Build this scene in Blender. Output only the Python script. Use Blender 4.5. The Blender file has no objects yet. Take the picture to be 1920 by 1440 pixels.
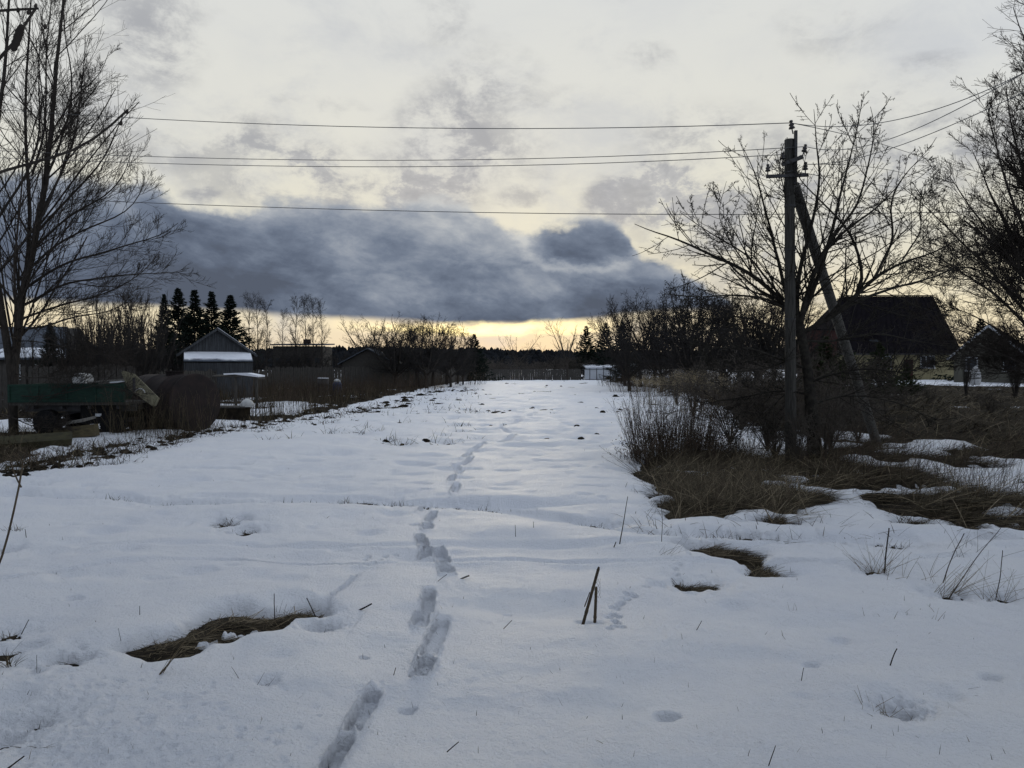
import bpy, math, random
import numpy as np
from math import radians, pi
rng = np.random.default_rng(7)
random.seed(7)
S = bpy.context.scene
COL = S.collection

# ------------------------------------------------------------------ camera
F = 1346.0                    # focal length in pixels of a 1920 px wide picture
EYE = 1.6
PITCH = math.atan(30.0 / F)   # looking slightly down
cam = bpy.data.cameras.new('camera')
cam.sensor_width = 36.0
cam.lens = 36.0 * F / 1920.0
cam.clip_start = 0.05
cam.clip_end = 12000
camo = bpy.data.objects.new('camera', cam)
COL.objects.link(camo)
camo.location = (0, 0, EYE)
camo.rotation_euler = (pi / 2 - PITCH, 0, 0)
S.camera = camo
ct, st = math.cos(PITCH), math.sin(PITCH)

def ray(px, py):
    """slope of the sight line through a photo pixel: x and z gained per metre of depth"""
    cx = (px - 960) / F
    cz = (720 - py) / F
    y = ct + cz * st
    return cx / y, (-st + cz * ct) / y

def at(px, py, Y):
    a, b = ray(px, py)
    return (a * Y, Y, EYE + b * Y)

def gnd(px, py):
    """point on flat ground seen at that pixel"""
    a, b = ray(px, py)
    Y = EYE / max(-b, 1e-4)
    return (a * Y, Y)

def azel(px, py):
    a, b = ray(px, py)
    return math.atan2(a, 1), math.atan2(b, math.hypot(a, 1))

# ------------------------------------------------------------------ world
class X:
    """shader math expression"""
    nt = None
    def __init__(s, sock): s.k = sock
    @staticmethod
    def op(o, *a, clamp=False):
        n = X.nt.nodes.new('ShaderNodeMath'); n.operation = o; n.use_clamp = clamp
        for i, v in enumerate(a):
            if isinstance(v, X): X.nt.links.new(v.k, n.inputs[i])
            else: n.inputs[i].default_value = float(v)
        return X(n.outputs[0])
    def __add__(s, o): return X.op('ADD', s, o)
    __radd__ = __add__
    def __sub__(s, o): return X.op('SUBTRACT', s, o)
    def __rsub__(s, o): return X.op('SUBTRACT', o, s)
    def __mul__(s, o): return X.op('MULTIPLY', s, o)
    __rmul__ = __mul__
    def __truediv__(s, o): return X.op('DIVIDE', s, o)
    def clamp(s): return X.op('ADD', s, 0.0, clamp=True)
    def max(s, o): return X.op('MAXIMUM', s, o)

def sstep(v, a, b, lo=0.0, hi=1.0):
    n = X.nt.nodes.new('ShaderNodeMapRange'); n.interpolation_type = 'SMOOTHSTEP'
    X.nt.links.new(v.k, n.inputs[0])
    for i, q in enumerate((a, b, lo, hi)): n.inputs[i + 1].default_value = q
    return X(n.outputs[0])

def mixc(f, a, b):
    n = X.nt.nodes.new('ShaderNodeMix'); n.data_type = 'RGBA'
    if isinstance(f, X): X.nt.links.new(f.k, n.inputs[0])
    else: n.inputs[0].default_value = f
    for i, c in ((6, a), (7, b)):
        if isinstance(c, tuple): n.inputs[i].default_value = (*c, 1)
        else: X.nt.links.new(c, n.inputs[i])
    return n.outputs[2]

def ramp(v, stops):
    n = X.nt.nodes.new('ShaderNodeValToRGB')
    X.nt.links.new(v.k, n.inputs[0])
    e = n.color_ramp.elements
    while len(e) < len(stops): e.new(0.5)
    for q, (p, c) in zip(e, stops): q.position = p; q.color = (*c, 1)
    return n.outputs[0]

def curve(v, pts):
    n = X.nt.nodes.new('ShaderNodeFloatCurve')
    X.nt.links.new(v.k, n.inputs['Value'])
    c = n.mapping.curves[0]
    pts = sorted(pts)
    while len(c.points) < len(pts): c.points.new(0.5, 0.5)
    for q, (a, b) in zip(c.points, pts): q.location = (a, b); q.handle_type = 'AUTO_CLAMPED'
    n.mapping.update()
    return X(n.outputs[0])

def vnode(vec, sc, nm='MULTIPLY'):
    n = X.nt.nodes.new('ShaderNodeVectorMath'); n.operation = nm
    X.nt.links.new(vec, n.inputs[0]); n.inputs[1].default_value = sc
    return n.outputs[0]

def noise(vec, scale, detail=6, rough=0.55, dist=0.0, seed=None):
    n = X.nt.nodes.new('ShaderNodeTexNoise')
    if seed is not None: vec = vnode(vec, (seed, seed * 1.7, -seed), 'ADD')
    X.nt.links.new(vec, n.inputs['Vector'])
    n.inputs['Scale'].default_value = scale
    n.inputs['Detail'].default_value = detail
    n.inputs['Roughness'].default_value = rough
    n.inputs['Distortion'].default_value = dist
    return X(n.outputs[0])

SUN_AZ, SUN_EL = radians(-2.0), radians(4.0)
world = bpy.data.worlds.new('World'); S.world = world
world.use_nodes = True
wt = world.node_tree; wt.nodes.clear(); X.nt = wt
tc = wt.nodes.new('ShaderNodeTexCoord')
D = tc.outputs['Generated']
sep = wt.nodes.new('ShaderNodeSeparateXYZ'); wt.links.new(D, sep.inputs[0])
dx, dy, dz = (X(sep.outputs[i]) for i in range(3))
az = X.op('ARCTAN2', dx, dy)
el = X.op('ARCSINE', dz)
Dh = vnode(D, (1, 1, 2.4))                       # clouds are wider than tall
w1 = noise(Dh, 3.5, 5, .55, seed=3) - 0.5
w2 = noise(Dh, 3.5, 5, .55, seed=11) - 0.5
w3 = noise(Dh, 11, 7, .6, seed=5) - 0.5
w4 = noise(Dh, 11, 7, .6, seed=17) - 0.5
awp = az + w1 * 0.10 + w3 * 0.075
ewp = el + w2 * 0.06 + w4 * 0.055
front = sstep(X.op('ABSOLUTE', az - 0.05), 0.35, 2.2, 1.0, 0.0)
# high bright overcast
elp = (el + w2 * 0.05) / 1.5
base = ramp(elp, [(0.0, (.66, .53, .35)), (.045, (.69, .60, .41)), (.11, (.635, .605, .485)), (.20, (.59, .583, .53)),
                  (.31, (.56, .568, .553)), (.42, (.55, .59, .635)), (.60, (.56, .645, .775)), (1.0, (.55, .655, .835))])
away = ramp(elp, [(0.0, (.43, .485, .58)), (.3, (.47, .565, .725)), (1.0, (.55, .655, .835))])
veil = mixc(front, away, base)
# broad soft structure in the veil
soft = noise(vnode(D, (1, 1, 1.9)), 2.6, 7, .58, .35, seed=2)
veil = mixc(sstep(soft, .44, .70) * .38, veil, (.43, .45, .49))
soft2 = noise(vnode(D, (1, 1, 1.6)), 6.5, 9, .66, .3, seed=21)
veil = mixc(sstep(soft2, .48, .72) * .50, veil, (.42, .435, .46))
veil = mixc(sstep(az, .30, .85) * sstep(el, .12, .5) * .6, veil, (.47, .51, .58))
# separate grey clouds and wisps
col = veil
dens = None
BLOBS = [(1188, 372, 70, 38, .75), (1256, 378, 46, 30, .75), (1330, 372, 150, 120, .42), (900, 235, 110, 75, .50),
         (835, 300, 90, 90, .40), (600, 188, 70, 16, .35), (318, 65, 60, 62, .42), (250, 250, 80, 50, .40),
         (1580, 42, 75, 42, .28), (1690, 160, 60, 40, .22), (1640, 285, 170, 62, .40), (1450, 420, 170, 75, .40),
         (1790, 360, 130, 95, .42), (650, 345, 150, 60, .55), (480, 300, 120, 70, .45), (380, 365, 30, 18, .5),
         (800, 360, 80, 40, .55), (985, 368, 48, 16, .5), (1440, 545, 150, 28, .35), (1300, 250, 90, 30, .25), (1210, 100, 50, 24, .35), (1195, 350, 30, 26, .5), (560, 300, 40, 16, .5), (470, 262, 50, 22, .3), (1020, 330, 60, 20, .25), (930, 130, 60, 40, .25), (820, 20, 40, 40, .25), (1060, 180, 60, 20, .2), (1710, 140, 40, 30, .3),
         (220, 60, 90, 60, .25), (820, 60, 70, 26, .15)]
for (bx, by, rx, ry, sx) in BLOBS:
    a0, e0 = azel(bx, by)
    u = (awp - a0) * (F / rx); v = (ewp - e0) * (F / ry)
    q = u * u + v * v
    m = sstep(q, 0.0, 2.4, sx, 0.0)
    dens = m if dens is None else (dens + m)
tex = noise(vnode(D, (1, 1, 1.7)), 13, 10, .68, .2, seed=8)
dens = (dens * sstep(tex, .38, .62, .10, 1.5)).clamp() * .80
col = mixc(dens, col, mixc(sstep(tex, .35, .65), (.40, .405, .42), (.25, .26, .29)))
# the low dark cloud bank
am = (az + 0.8) / 1.6
def prof(pts):
    return [((azel(x, y)[0] + .8) / 1.6, azel(x, y)[1] * 2) for x, y in pts]
top = curve(am + w3 * 0.02, [(0, .6)] + prof([(-150, 300), (60, 318), (190, 330), (262, 338), (300, 350), (345, 376), (430, 388),
            (520, 372), (620, 366), (700, 384), (780, 372), (840, 366), (905, 396), (980, 424), (1040, 412), (1110, 406),
            (1172, 432), (1198, 474), (1240, 488), (1290, 512), (1335, 540), (1400, 590), (1600, 640)])
            + [(1.0, .02)]) * 0.5
bot = curve(am, [(0, azel(0, 590)[1] * 2)] + prof([(-150, 558), (0, 566), (120, 574), (320, 584), (450, 588), (560, 597), (640, 601), (750, 606),
            (850, 612), (960, 613), (1050, 609), (1130, 600), (1200, 592), (1280, 586), (1340, 584), (1450, 592), (1600, 620)])
            + [(1.0, .08)]) * 0.5
puff = noise(vnode(D, (1, 1, 1.3)), 10, 7, .58, seed=31) - 0.5
cmb = wt.nodes.new('ShaderNodeCombineXYZ')
wt.links.new((az * 1.15 - el * 0.6 + w2 * .12).k, cmb.inputs[0]); wt.links.new((el * 2.4 + az * 0.55 + w1 * .12).k, cmb.inputs[1])
st1 = noise(cmb.outputs[0], 6.5, 10, .62, .1)
hf = noise(vnode(D, (1, 1, 1.35)), 30, 7, .62, seed=61) - 0.5
def ell(cx, cy, rx, ry, a, b, lo=1.0, hi=0.0):
    a0, e0 = azel(cx, cy)
    u = (az + w3 * .035 + hf * .02 - a0) * (F / rx); v = (el + w4 * .035 + hf * .02 - e0) * (F / ry)
    q = u * u + v * v
    return sstep(q, a, b, lo, hi), q
edge = top + w4 * 0.040 + puff * 0.050 - el
ledge = el - bot + w3 * 0.008 + w1 * 0.01
mtop = sstep(edge + (st1 - .5) * .02 + hf * .028, -0.006, 0.012)
mbot = sstep(ledge, -0.0015, 0.010)
bank = mtop * mbot
depthn = (ledge / 0.17).clamp()
tone = depthn * 0.52 + (st1 - 0.5) * 1.6 + sstep(edge, 0.0, 0.035, .26, 0.0) + (puff * .55) + hf * .10 + .13
tone = tone + sstep(az, -.45, -.1, -.10, .03)
for (cx, cy, rx, ry, sg) in [(1095, 452, 98, 44, -.30), (400, 470, 130, 60, -.16), (640, 450, 120, 40, -.10), (1180, 560, 150, 34, -.14), (330, 560, 180, 34, -.12),
                             (860, 545, 260, 20, .16), (1110, 512, 120, 22, .20), (540, 500, 110, 26, .12), (800, 430, 120, 24, .10), (980, 470, 70, 26, .14), (470, 410, 70, 18, .14)]:
    tone = tone + ell(cx, cy, rx, ry, .45 if sg < 0 and rx < 100 else 0.0, 1.3 if sg < 0 and rx < 100 else 2.2)[0] * sg
q_l = ell(1095, 452, 98, 44, 0, 1)[1]
tone = tone + sstep(X.op('ABSOLUTE', q_l - 1.45), 0.0, .55, .16, 0.0)
bcol = ramp(tone, [(0.0, (.062, .077, .110)), (.16, (.080, .101, .145)), (.36, (.124, .151, .203)), (.54, (.190, .217, .266)),
                   (.78, (.30, .32, .35)), (1.0, (.44, .445, .44))])
col = mixc(bank * 0.985, col, bcol)
# bright gap under the bank: light of the hidden sun on the cloud edge
ga = X.op('ABSOLUTE', az - azel(905, 612)[0])
glow = sstep(ga, 0.02, 0.24, 1.0, 0.0) * sstep(X.op('ABSOLUTE', ledge + w4 * 0.03 + .004), 0.0, 0.013, 1.0, 0.0)
col = mixc((glow * sstep(noise(Dh, 16, 5, .6, seed=50), .30, .55)).clamp(), col, (1.6, 1.32, .62))
# clear-sky light behind the veil
nish = wt.nodes.new('ShaderNodeTexSky'); nish.sky_type = 'NISHITA'
nish.sun_disc = False; nish.sun_elevation = SUN_EL; nish.sun_rotation = SUN_AZ
nish.air_density = 1.0; nish.dust_density = 1.5; nish.ozone_density = 1.0
bg1 = wt.nodes.new('ShaderNodeBackground'); wt.links.new(nish.outputs[0], bg1.inputs[0]); bg1.inputs[1].default_value = 0.05
bg2 = wt.nodes.new('ShaderNodeBackground'); wt.links.new(col, bg2.inputs[0]); bg2.inputs[1].default_value = 1.0
mx = wt.nodes.new('ShaderNodeMixShader'); wt.links.new((bank * 0.05 + 0.95).k, mx.inputs[0])
wt.links.new(bg1.outputs[0], mx.inputs[1]); wt.links.new(bg2.outputs[0], mx.inputs[2])
wo = wt.nodes.new('ShaderNodeOutputWorld'); wt.links.new(mx.outputs[0], wo.inputs[0])
world.cycles.sampling_method = 'MANUAL'; world.cycles.sample_map_resolution = 512

sun = bpy.data.lights.new('sun', 'SUN'); sun.energy = 0.5; sun.angle = radians(14); sun.color = (1, .86, .62)
suno = bpy.data.objects.new('sun', sun); COL.objects.link(suno)
suno.rotation_euler = (radians(90) - SUN_EL, 0, pi - SUN_AZ)
S.view_settings.view_transform = 'Standard'; S.view_settings.look = 'None'
S.view_settings.exposure = 0.40; S.view_settings.gamma = 1.0; S.view_settings.use_curve_mapping = False
S.render.engine = 'CYCLES'
S.cycles.use_denoising = True
S.cycles.max_bounces = 5; S.cycles.diffuse_bounces = 3; S.cycles.glossy_bounces = 2; S.cycles.transparent_max_bounces = 4
S.render.film_transparent = False

# ------------------------------------------------------------------ helpers: objects
def tag(o, label=None, cat=None, group=None, kind=None):
    if label: o['label'] = label
    if cat: o['category'] = cat
    if group: o['group'] = group
    if kind: o['kind'] = kind
    return o

def empty(name, loc, label, cat, group=None, rz=0.0):
    o = bpy.data.objects.new(name, None); COL.objects.link(o)
    o.location = loc; o.rotation_euler = (0, 0, rz); o.empty_display_size = .1
    return tag(o, label, cat, group)

def link(name, me, m=None, parent=None, loc=None, rot=None, scale=None):
    o = bpy.data.objects.new(name, me); COL.objects.link(o)
    if m is not None and len(me.materials) == 0: me.materials.append(m)
    if parent is not None: o.parent = parent
    if loc is not None: o.location = loc
    if rot is not None: o.rotation_euler = rot
    if scale is not None: o.scale = scale
    return o

def np_mesh(name, V, polys, smooth=False):
    """polys: list of (M,k) index arrays"""
    me = bpy.data.meshes.new(name)
    V = np.asarray(V, dtype=np.float32)
    me.vertices.add(len(V)); me.vertices.foreach_set('co', V.ravel())
    polys = [np.asarray(p, dtype=np.int32) for p in polys if len(p)]
    loops = np.concatenate([p.ravel() for p in polys])
    tot = np.concatenate([np.full(len(p), p.shape[1], dtype=np.int32) for p in polys])
    start = np.concatenate([[0], np.cumsum(tot)[:-1]]).astype(np.int32)
    me.loops.add(len(loops)); me.loops.foreach_set('vertex_index', loops)
    me.polygons.add(len(tot)); me.polygons.foreach_set('loop_start', start); me.polygons.foreach_set('loop_total', tot)
    me.polygons.foreach_set('use_smooth', np.full(len(tot), smooth))
    me.update(calc_edges=True); me.validate()
    return me

class MB:
    """collects boxes, prisms and cylinders into one mesh"""
    def __init__(s): s.v = []; s.f = []
    def add(s, vs, fs):
        n = len(s.v); s.v += [tuple(v) for v in vs]; s.f += [tuple(n + i for i in f) for f in fs]; return s
    def box(s, c, d, rot=(0, 0, 0)):
        from mathutils import Euler, Vector
        e = Euler(rot).to_matrix()
        vs = []
        for x in (-.5, .5):
            for y in (-.5, .5):
                for z in (-.5, .5):
                    vs.append(Vector(c) + e @ Vector((x * d[0], y * d[1], z * d[2])))
        return s.add(vs, [(0, 1, 3, 2), (4, 6, 7, 5), (0, 4, 5, 1), (2, 3, 7, 6), (0, 2, 6, 4), (1, 5, 7, 3)])
    def bar(s, a, b, w, h=None):
        from mathutils import Vector
        a = Vector(a); b = Vector(b); t = (b - a).normalized(); h = h or w
        u = t.cross(Vector((0, 0, 1)));
        if u.length < 1e-3: u = Vector((1, 0, 0))
        u.normalize(); v = t.cross(u)
        vs = [p + u * (i * w / 2) + v * (j * h / 2) for p in (a, b) for i, j in ((-1, -1), (1, -1), (1, 1), (-1, 1))]
        return s.add(vs, [(3, 2, 1, 0), (4, 5, 6, 7), (0, 1, 5, 4), (1, 2, 6, 5), (2, 3, 7, 6), (3, 0, 4, 7)])
    def ring(s, a, b, prof, n=12):
        """surface of revolution about a->b; prof = [(t along 0..1, radius)]"""
        from mathutils import Vector
        a = Vector(a); b = Vector(b); t = (b - a); L = t.length; t.normalize()
        u = t.cross(Vector((0, 0, 1)))
        if u.length < 1e-3: u = Vector((1, 0, 0))
        u.normalize(); v = t.cross(u)
        vs = []
        for (q, r) in prof:
            for i in range(n):
                an = 2 * pi * i / n
                vs.append(a + t * (L * q) + (u * math.cos(an) + v * math.sin(an)) * r)
        fs = []
        for k in range(len(prof) - 1):
            for i in range(n):
                j = (i + 1) % n
                fs.append((k * n + i, k * n + j, (k + 1) * n + j, (k + 1) * n + i))
        fs.append(tuple(range(n - 1, -1, -1))); fs.append(tuple((len(prof) - 1) * n + i for i in range(n)))
        return s.add(vs, fs)
    def poly(s, pts, th=(0, 0, 0)):
        """a flat polygon given thickness along th"""
        from mathutils import Vector
        th = Vector(th); n = len(pts)
        vs = [Vector(p) for p in pts] + [Vector(p) + th for p in pts]
        fs = [tuple(range(n)), tuple(range(2 * n - 1, n - 1, -1))]
        for i in range(n):
            j = (i + 1) % n; fs.append((j, i, n + i, n + j))
        return s.add(vs, fs)
    def build(s, name, m, parent=None, smooth=False, kind=None, label=None):
        me = bpy.data.meshes.new(name); me.from_pydata(s.v, [], s.f); me.update()
        if smooth:
            me.polygons.foreach_set('use_smooth', [True] * len(me.polygons))
        o = link(name, me, m, parent)
        if kind: o['kind'] = kind
        if label: o['label'] = label
        return o

# ------------------------------------------------------------------ helpers: materials
def mat(name, c1, c2=None, rough=.85, scale=6.0, bump=.0, bscale=40.0, stretch=(1, 1, 1), coord='Object', spec=.25, metal=0.0):
    m = bpy.data.materials.new(name); m.use_nodes = True
    nt = m.node_tree; X.nt = nt
    b = nt.nodes['Principled BSDF']
    b.inputs['Roughness'].default_value = rough
    b.inputs['Specular IOR Level'].default_value = spec
    b.inputs['Metallic'].default_value = metal
    tcn = nt.nodes.new('ShaderNodeTexCoord')
    vec = vnode(tcn.outputs[coord], stretch)
    if c2 is None: c2 = tuple(v * .7 for v in c1)
    n = noise(vec, scale, 5, .6)
    nt.links.new(mixc(sstep(n, .3, .7), c1, c2), b.inputs['Base Color'])
    if bump:
        bn = nt.nodes.new('ShaderNodeBump'); bn.inputs['Strength'].default_value = bump; bn.inputs['Distance'].default_value = .01
        nt.links.new(noise(vec, bscale, 4, .6).k, bn.inputs['Height']); nt.links.new(bn.outputs[0], b.inputs['Normal'])
    return m

M_bark = mat('bark_dark', (.055, .047, .040), (.028, .025, .022), .95, 18, .6, 60, (1, 1, .3), spec=.08)
M_twig = mat('twig', (.050, .042, .036), (.028, .024, .021), .95, 8, spec=.08)
M_twigfar = mat('twig_far', (.050, .046, .044), (.034, .032, .031), .95, 1.5, spec=.0)
M_apple = mat('bark_apple', (.042, .038, .031), (.020, .018, .016), .95, 14, .6, 50, spec=.08)
M_spruce = mat('spruce_needles', (.022, .030, .022), (.013, .018, .015), .9, 3, spec=.05)
M_pine = mat('pine_needles', (.050, .062, .030), (.030, .038, .020), .9, 3, spec=.05)
M_wood = mat('weathered_wood', (.20, .19, .17), (.10, .095, .085), .9, 9, .5, 60, (6, 6, .5))
M_pole = mat('pole_wood', (.070, .066, .058), (.026, .025, .022), .9, 10, .6, 50, (7, 7, .35))
M_brace = mat('brace_wood', (.13, .124, .11), (.05, .047, .042), .9, 10, .6, 50, (5, 5, .35))
M_fence = mat('grey_boards', (.082, .075, .066), (.040, .037, .033), .92, 9, .4, 60, (6, 6, .4))
M_boards = mat('shed_boards', (.085, .090, .096), (.036, .038, .041), .92, 4, .4, 40, (7, 7, .3))
M_steel = mat('dark_steel', (.045, .045, .048), (.03, .027, .025), .6, 12, spec=.3)
M_ceramic = mat('insulator_glass', (.035, .03, .03), (.02, .018, .018), .35, 8, spec=.4)
M_wire = mat('aluminium_wire', (.10, .10, .105), (.07, .07, .07), .5, 5)
M_green = mat('green_paint', (.017, .046, .032), (.011, .028, .021), .65, 5, .2, 30, (1, 1, 4), spec=.2)
M_black = mat('black_rubber', (.014, .014, .015), (.010, .010, .010), .85, 10, .3, 60, spec=.1)
M_rust = mat('rusted_tank', (.032, .023, .021), (.018, .015, .015), .85, 3.5, .3, 25, spec=.15)
M_cream = mat('faded_cream_paint', (.20, .185, .12), (.11, .10, .07), .8, 8)
M_beam = mat('pale_timber', (.12, .098, .052), (.07, .058, .034), .9, 7, .3, 40, (1, 4, 4))
M_moss = mat('mossy_board', (.050, .046, .022), (.028, .025, .014), .95, 7, .3, 40)
M_white = mat('white_enamel', (.50, .50, .48), (.34, .34, .33), .5, 6)
M_panel = mat('white_sheet_panel', (.50, .52, .55), (.40, .42, .45), .6, .8)
M_roof = mat('dark_roof_sheet', (.013, .011, .013), (.008, .007, .009), .9, 2, spec=.03)
M_redroof = mat('maroon_roof_sheet', (.045, .018, .022), (.028, .013, .016), .8, 2, spec=.05)
M_slate = mat('slate_roof', (.10, .115, .14), (.06, .07, .085), .8, 3)
M_yellow = mat('yellow_siding', (.36, .315, .18), (.28, .245, .14), .8, 1.5)
M_greywall = mat('grey_plaster', (.13, .125, .10), (.09, .086, .07), .85, 1.2)
M_frame = mat('white_window_frame', (.62, .64, .66), (.5, .52, .54), .5, 3)
M_glass = mat('window_glass', (.05, .06, .07), (.03, .035, .04), .15, 2, spec=.5)
M_redwall = mat('red_brown_wall', (.055, .022, .018), (.035, .016, .014), .85, 2)
M_cloth = mat('white_wrap_cloth', (.42, .42, .41), (.30, .30, .30), .9, 6)
M_wood2 = mat('forest_far', (.022, .024, .027), (.013, .014, .016), 1, .02, spec=.0)
M_blue = mat('blue_plastic', (.03, .04, .09), (.02, .03, .06), .5, 5)

def mat_snow():
    m = bpy.data.materials.new('snow'); m.use_nodes = True; nt = m.node_tree; X.nt = nt
    b = nt.nodes['Principled BSDF']
    tcn = nt.nodes.new('ShaderNodeTexCoord'); P = tcn.outputs['Object']
    b.inputs['Roughness'].default_value = .55; b.inputs['Specular IOR Level'].default_value = .5
    n1 = noise(P, 1.1, 6, .6)
    grain = noise(P, 170, 3, .8)
    sn_ = mixc(sstep(n1, .35, .75), (.85, .86, .885), (.78, .80, .85))
    nt.links.new(mixc(sstep(grain, .32, .64, .0, .07), sn_, (.30, .33, .40)), b.inputs['Base Color'])
    b1 = nt.nodes.new('ShaderNodeBump'); b1.inputs['Strength'].default_value = 1.0; b1.inputs['Distance'].default_value = .032
    nt.links.new(noise(P, 60, 5, .72).k, b1.inputs['Height'])
    b2 = nt.nodes.new('ShaderNodeBump'); b2.inputs['Strength'].default_value = .5; b2.inputs['Distance'].default_value = .03
    nt.links.new(noise(P, 9, 4, .6).k, b2.inputs['Height']); nt.links.new(b1.outputs[0], b2.inputs['Normal'])
    nt.links.new(b2.outputs[0], b.inputs['Normal'])
    return m
M_snow = mat_snow()
M_snowcap = mat('snow_cap', (.80, .81, .84), (.70, .72, .76), .8, 4, .3, 20)
M_soil = mat('soil_and_thatch', (.034, .027, .018), (.013, .011, .009), .95, 5, .9, 30, spec=.05)

def mat_grass(name, cols):
    m = bpy.data.materials.new(name); m.use_nodes = True; nt = m.node_tree; X.nt = nt
    b = nt.nodes['Principled BSDF']; b.inputs['Roughness'].default_value = .8; b.inputs['Specular IOR Level'].default_value = .12
    g = nt.nodes.new('ShaderNodeNewGeometry'); r = X(g.outputs['Random Per Island'])
    st = [(i / (len(cols) - 1), c) for i, c in enumerate(cols)]
    nt.links.new(ramp(r, st), b.inputs['Base Color'])
    return m
M_thatch = mat_grass('dead_grass', [(.028, .021, .014), (.065, .049, .030), (.036, .028, .018), (.17, .135, .085), (.034, .032, .018), (.055, .040, .025), (.022, .017, .012)])
M_straw = mat_grass('dry_straw', [(.14, .105, .062), (.22, .18, .115), (.10, .075, .045), (.27, .22, .15)])
M_weed = mat_grass('dry_weed_stems', [(.045, .035, .027), (.085, .060, .042), (.032, .026, .021), (.11, .08, .055)])
M_gold = mat_grass('dry_seed_heads', [(.26, .21, .13), (.34, .28, .18), (.18, .14, .09)])

# ------------------------------------------------------------------ terrain
TAB = rng.random((512, 512)).astype(np.float64) * 2 - 1
def vn(x, y, s=0):
    xi = np.floor(x).astype(np.int64); yi = np.floor(y).astype(np.int64)
    fx = x - xi; fy = y - yi
    fx = fx * fx * fx * (fx * (fx * 6 - 15) + 10); fy = fy * fy * fy * (fy * (fy * 6 - 15) + 10)
    a = (xi + s * 37) & 511; b = (yi + s * 91) & 511; a1 = (a + 1) & 511; b1 = (b + 1) & 511
    return (TAB[a, b] * (1 - fx) + TAB[a1, b] * fx) * (1 - fy) + (TAB[a, b1] * (1 - fx) + TAB[a1, b1] * fx) * fy
def fbm(x, y, o=4, s=0, g=.5):
    r = 0; am = 1; t = 0
    for i in range(o):
        r = r + am * vn(x, y, s + i); t += am; am *= g
        x, y = x * 1.62 - y * 1.24 + 5.2, x * 1.24 + y * 1.62 + 1.3
    return r / t
def ss(v, a, b):
    t = np.clip((v - a) / (b - a), 0, 1); return t * t * (3 - 2 * t)

def sdf(x, y, pts):
    """signed distance to polygon, positive inside"""
    P = np.array(pts); n = len(P)
    d2 = np.full(x.shape, 1e9); ins = np.zeros(x.shape, bool)
    for i in range(n):
        ax, ay = P[i]; bx, by = P[(i + 1) % n]
        ex, ey = bx - ax, by - ay
        t = np.clip(((x - ax) * ex + (y - ay) * ey) / (ex * ex + ey * ey + 1e-12), 0, 1)
        d2 = np.minimum(d2, (x - ax - t * ex) ** 2 + (y - ay - t * ey) ** 2)
        c = (ay > y) != (by > y)
        with np.errstate(divide='ignore', invalid='ignore'):
            ins ^= c & (x < ex * (y - ay) / (ey if abs(ey) > 1e-12 else 1e-12) + ax)
    return np.where(ins, 1, -1) * np.sqrt(d2)

G = lambda L: [gnd(*p) for p in L]
PATCH = {
 'clump': (G([(1192, 872), (1228, 852), (1300, 846), (1400, 850), (1440, 872), (1462, 900), (1520, 922), (1578, 936), (1500, 942), (1485, 950), (1512, 972), (1500, 984), (1430, 972), (1330, 966), (1240, 970), (1252, 948), (1228, 932), (1214, 915), (1250, 905), (1200, 892)]), .10),
 'low_patch': (G([(1290, 1016), (1335, 1011), (1395, 1022), (1440, 1048), (1464, 1066), (1412, 1067), (1395, 1048), (1340, 1036), (1305, 1028)]), .05),
 'strip': (G([(1420, 862), (1500, 852), (1590, 866), (1690, 872), (1740, 884), (1790, 905), (1860, 922), (1990, 930), (2060, 990), (1900, 992), (1842, 976), (1822, 996), (1790, 985), (1775, 975), (1700, 962), (1640, 938), (1580, 912), (1500, 888), (1445, 884)]), .16),
 'front': (G([(243, 1209), (300, 1194), (352, 1180), (398, 1150), (430, 1139), (505, 1147), (548, 1138), (600, 1140), (602, 1151), (540, 1153), (520, 1166), (505, 1182), (462, 1186), (430, 1199), (388, 1198), (348, 1222), (290, 1226)]), .04),
 'left': ([gnd(x, y) for x, y in [(-300, 905), (-60, 880), (30, 858), (88, 832), (112, 812), (190, 812), (285, 802), (360, 788), (430, 782), (500, 788), (562, 782), (622, 768), (662, 756), (722, 743), (800, 727), (862, 716), (892, 712.5)]]
          + [(-12, 125), (-150, 160), (-170, 20)], .0),
 'right': ([gnd(x, y) for x, y in [(1140, 713), (1182, 724), (1262, 731), (1302, 744), (1335, 758), (1400, 785), (1470, 800), (1560, 806), (1640, 812), (1720, 826), (1792, 822), (1850, 846), (1990, 868), (2200, 860)]]
          + [(60, 32), (52, 60), (20, 60), (15, 100)], .0),
}
SNOWHOLE = [(gnd(430, 1175), .055), (gnd(452, 1168), .03), (gnd(470, 1163), .022), (gnd(392, 1190), .025), (gnd(414, 1190), .03), (gnd(372, 1198), .02)]
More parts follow.
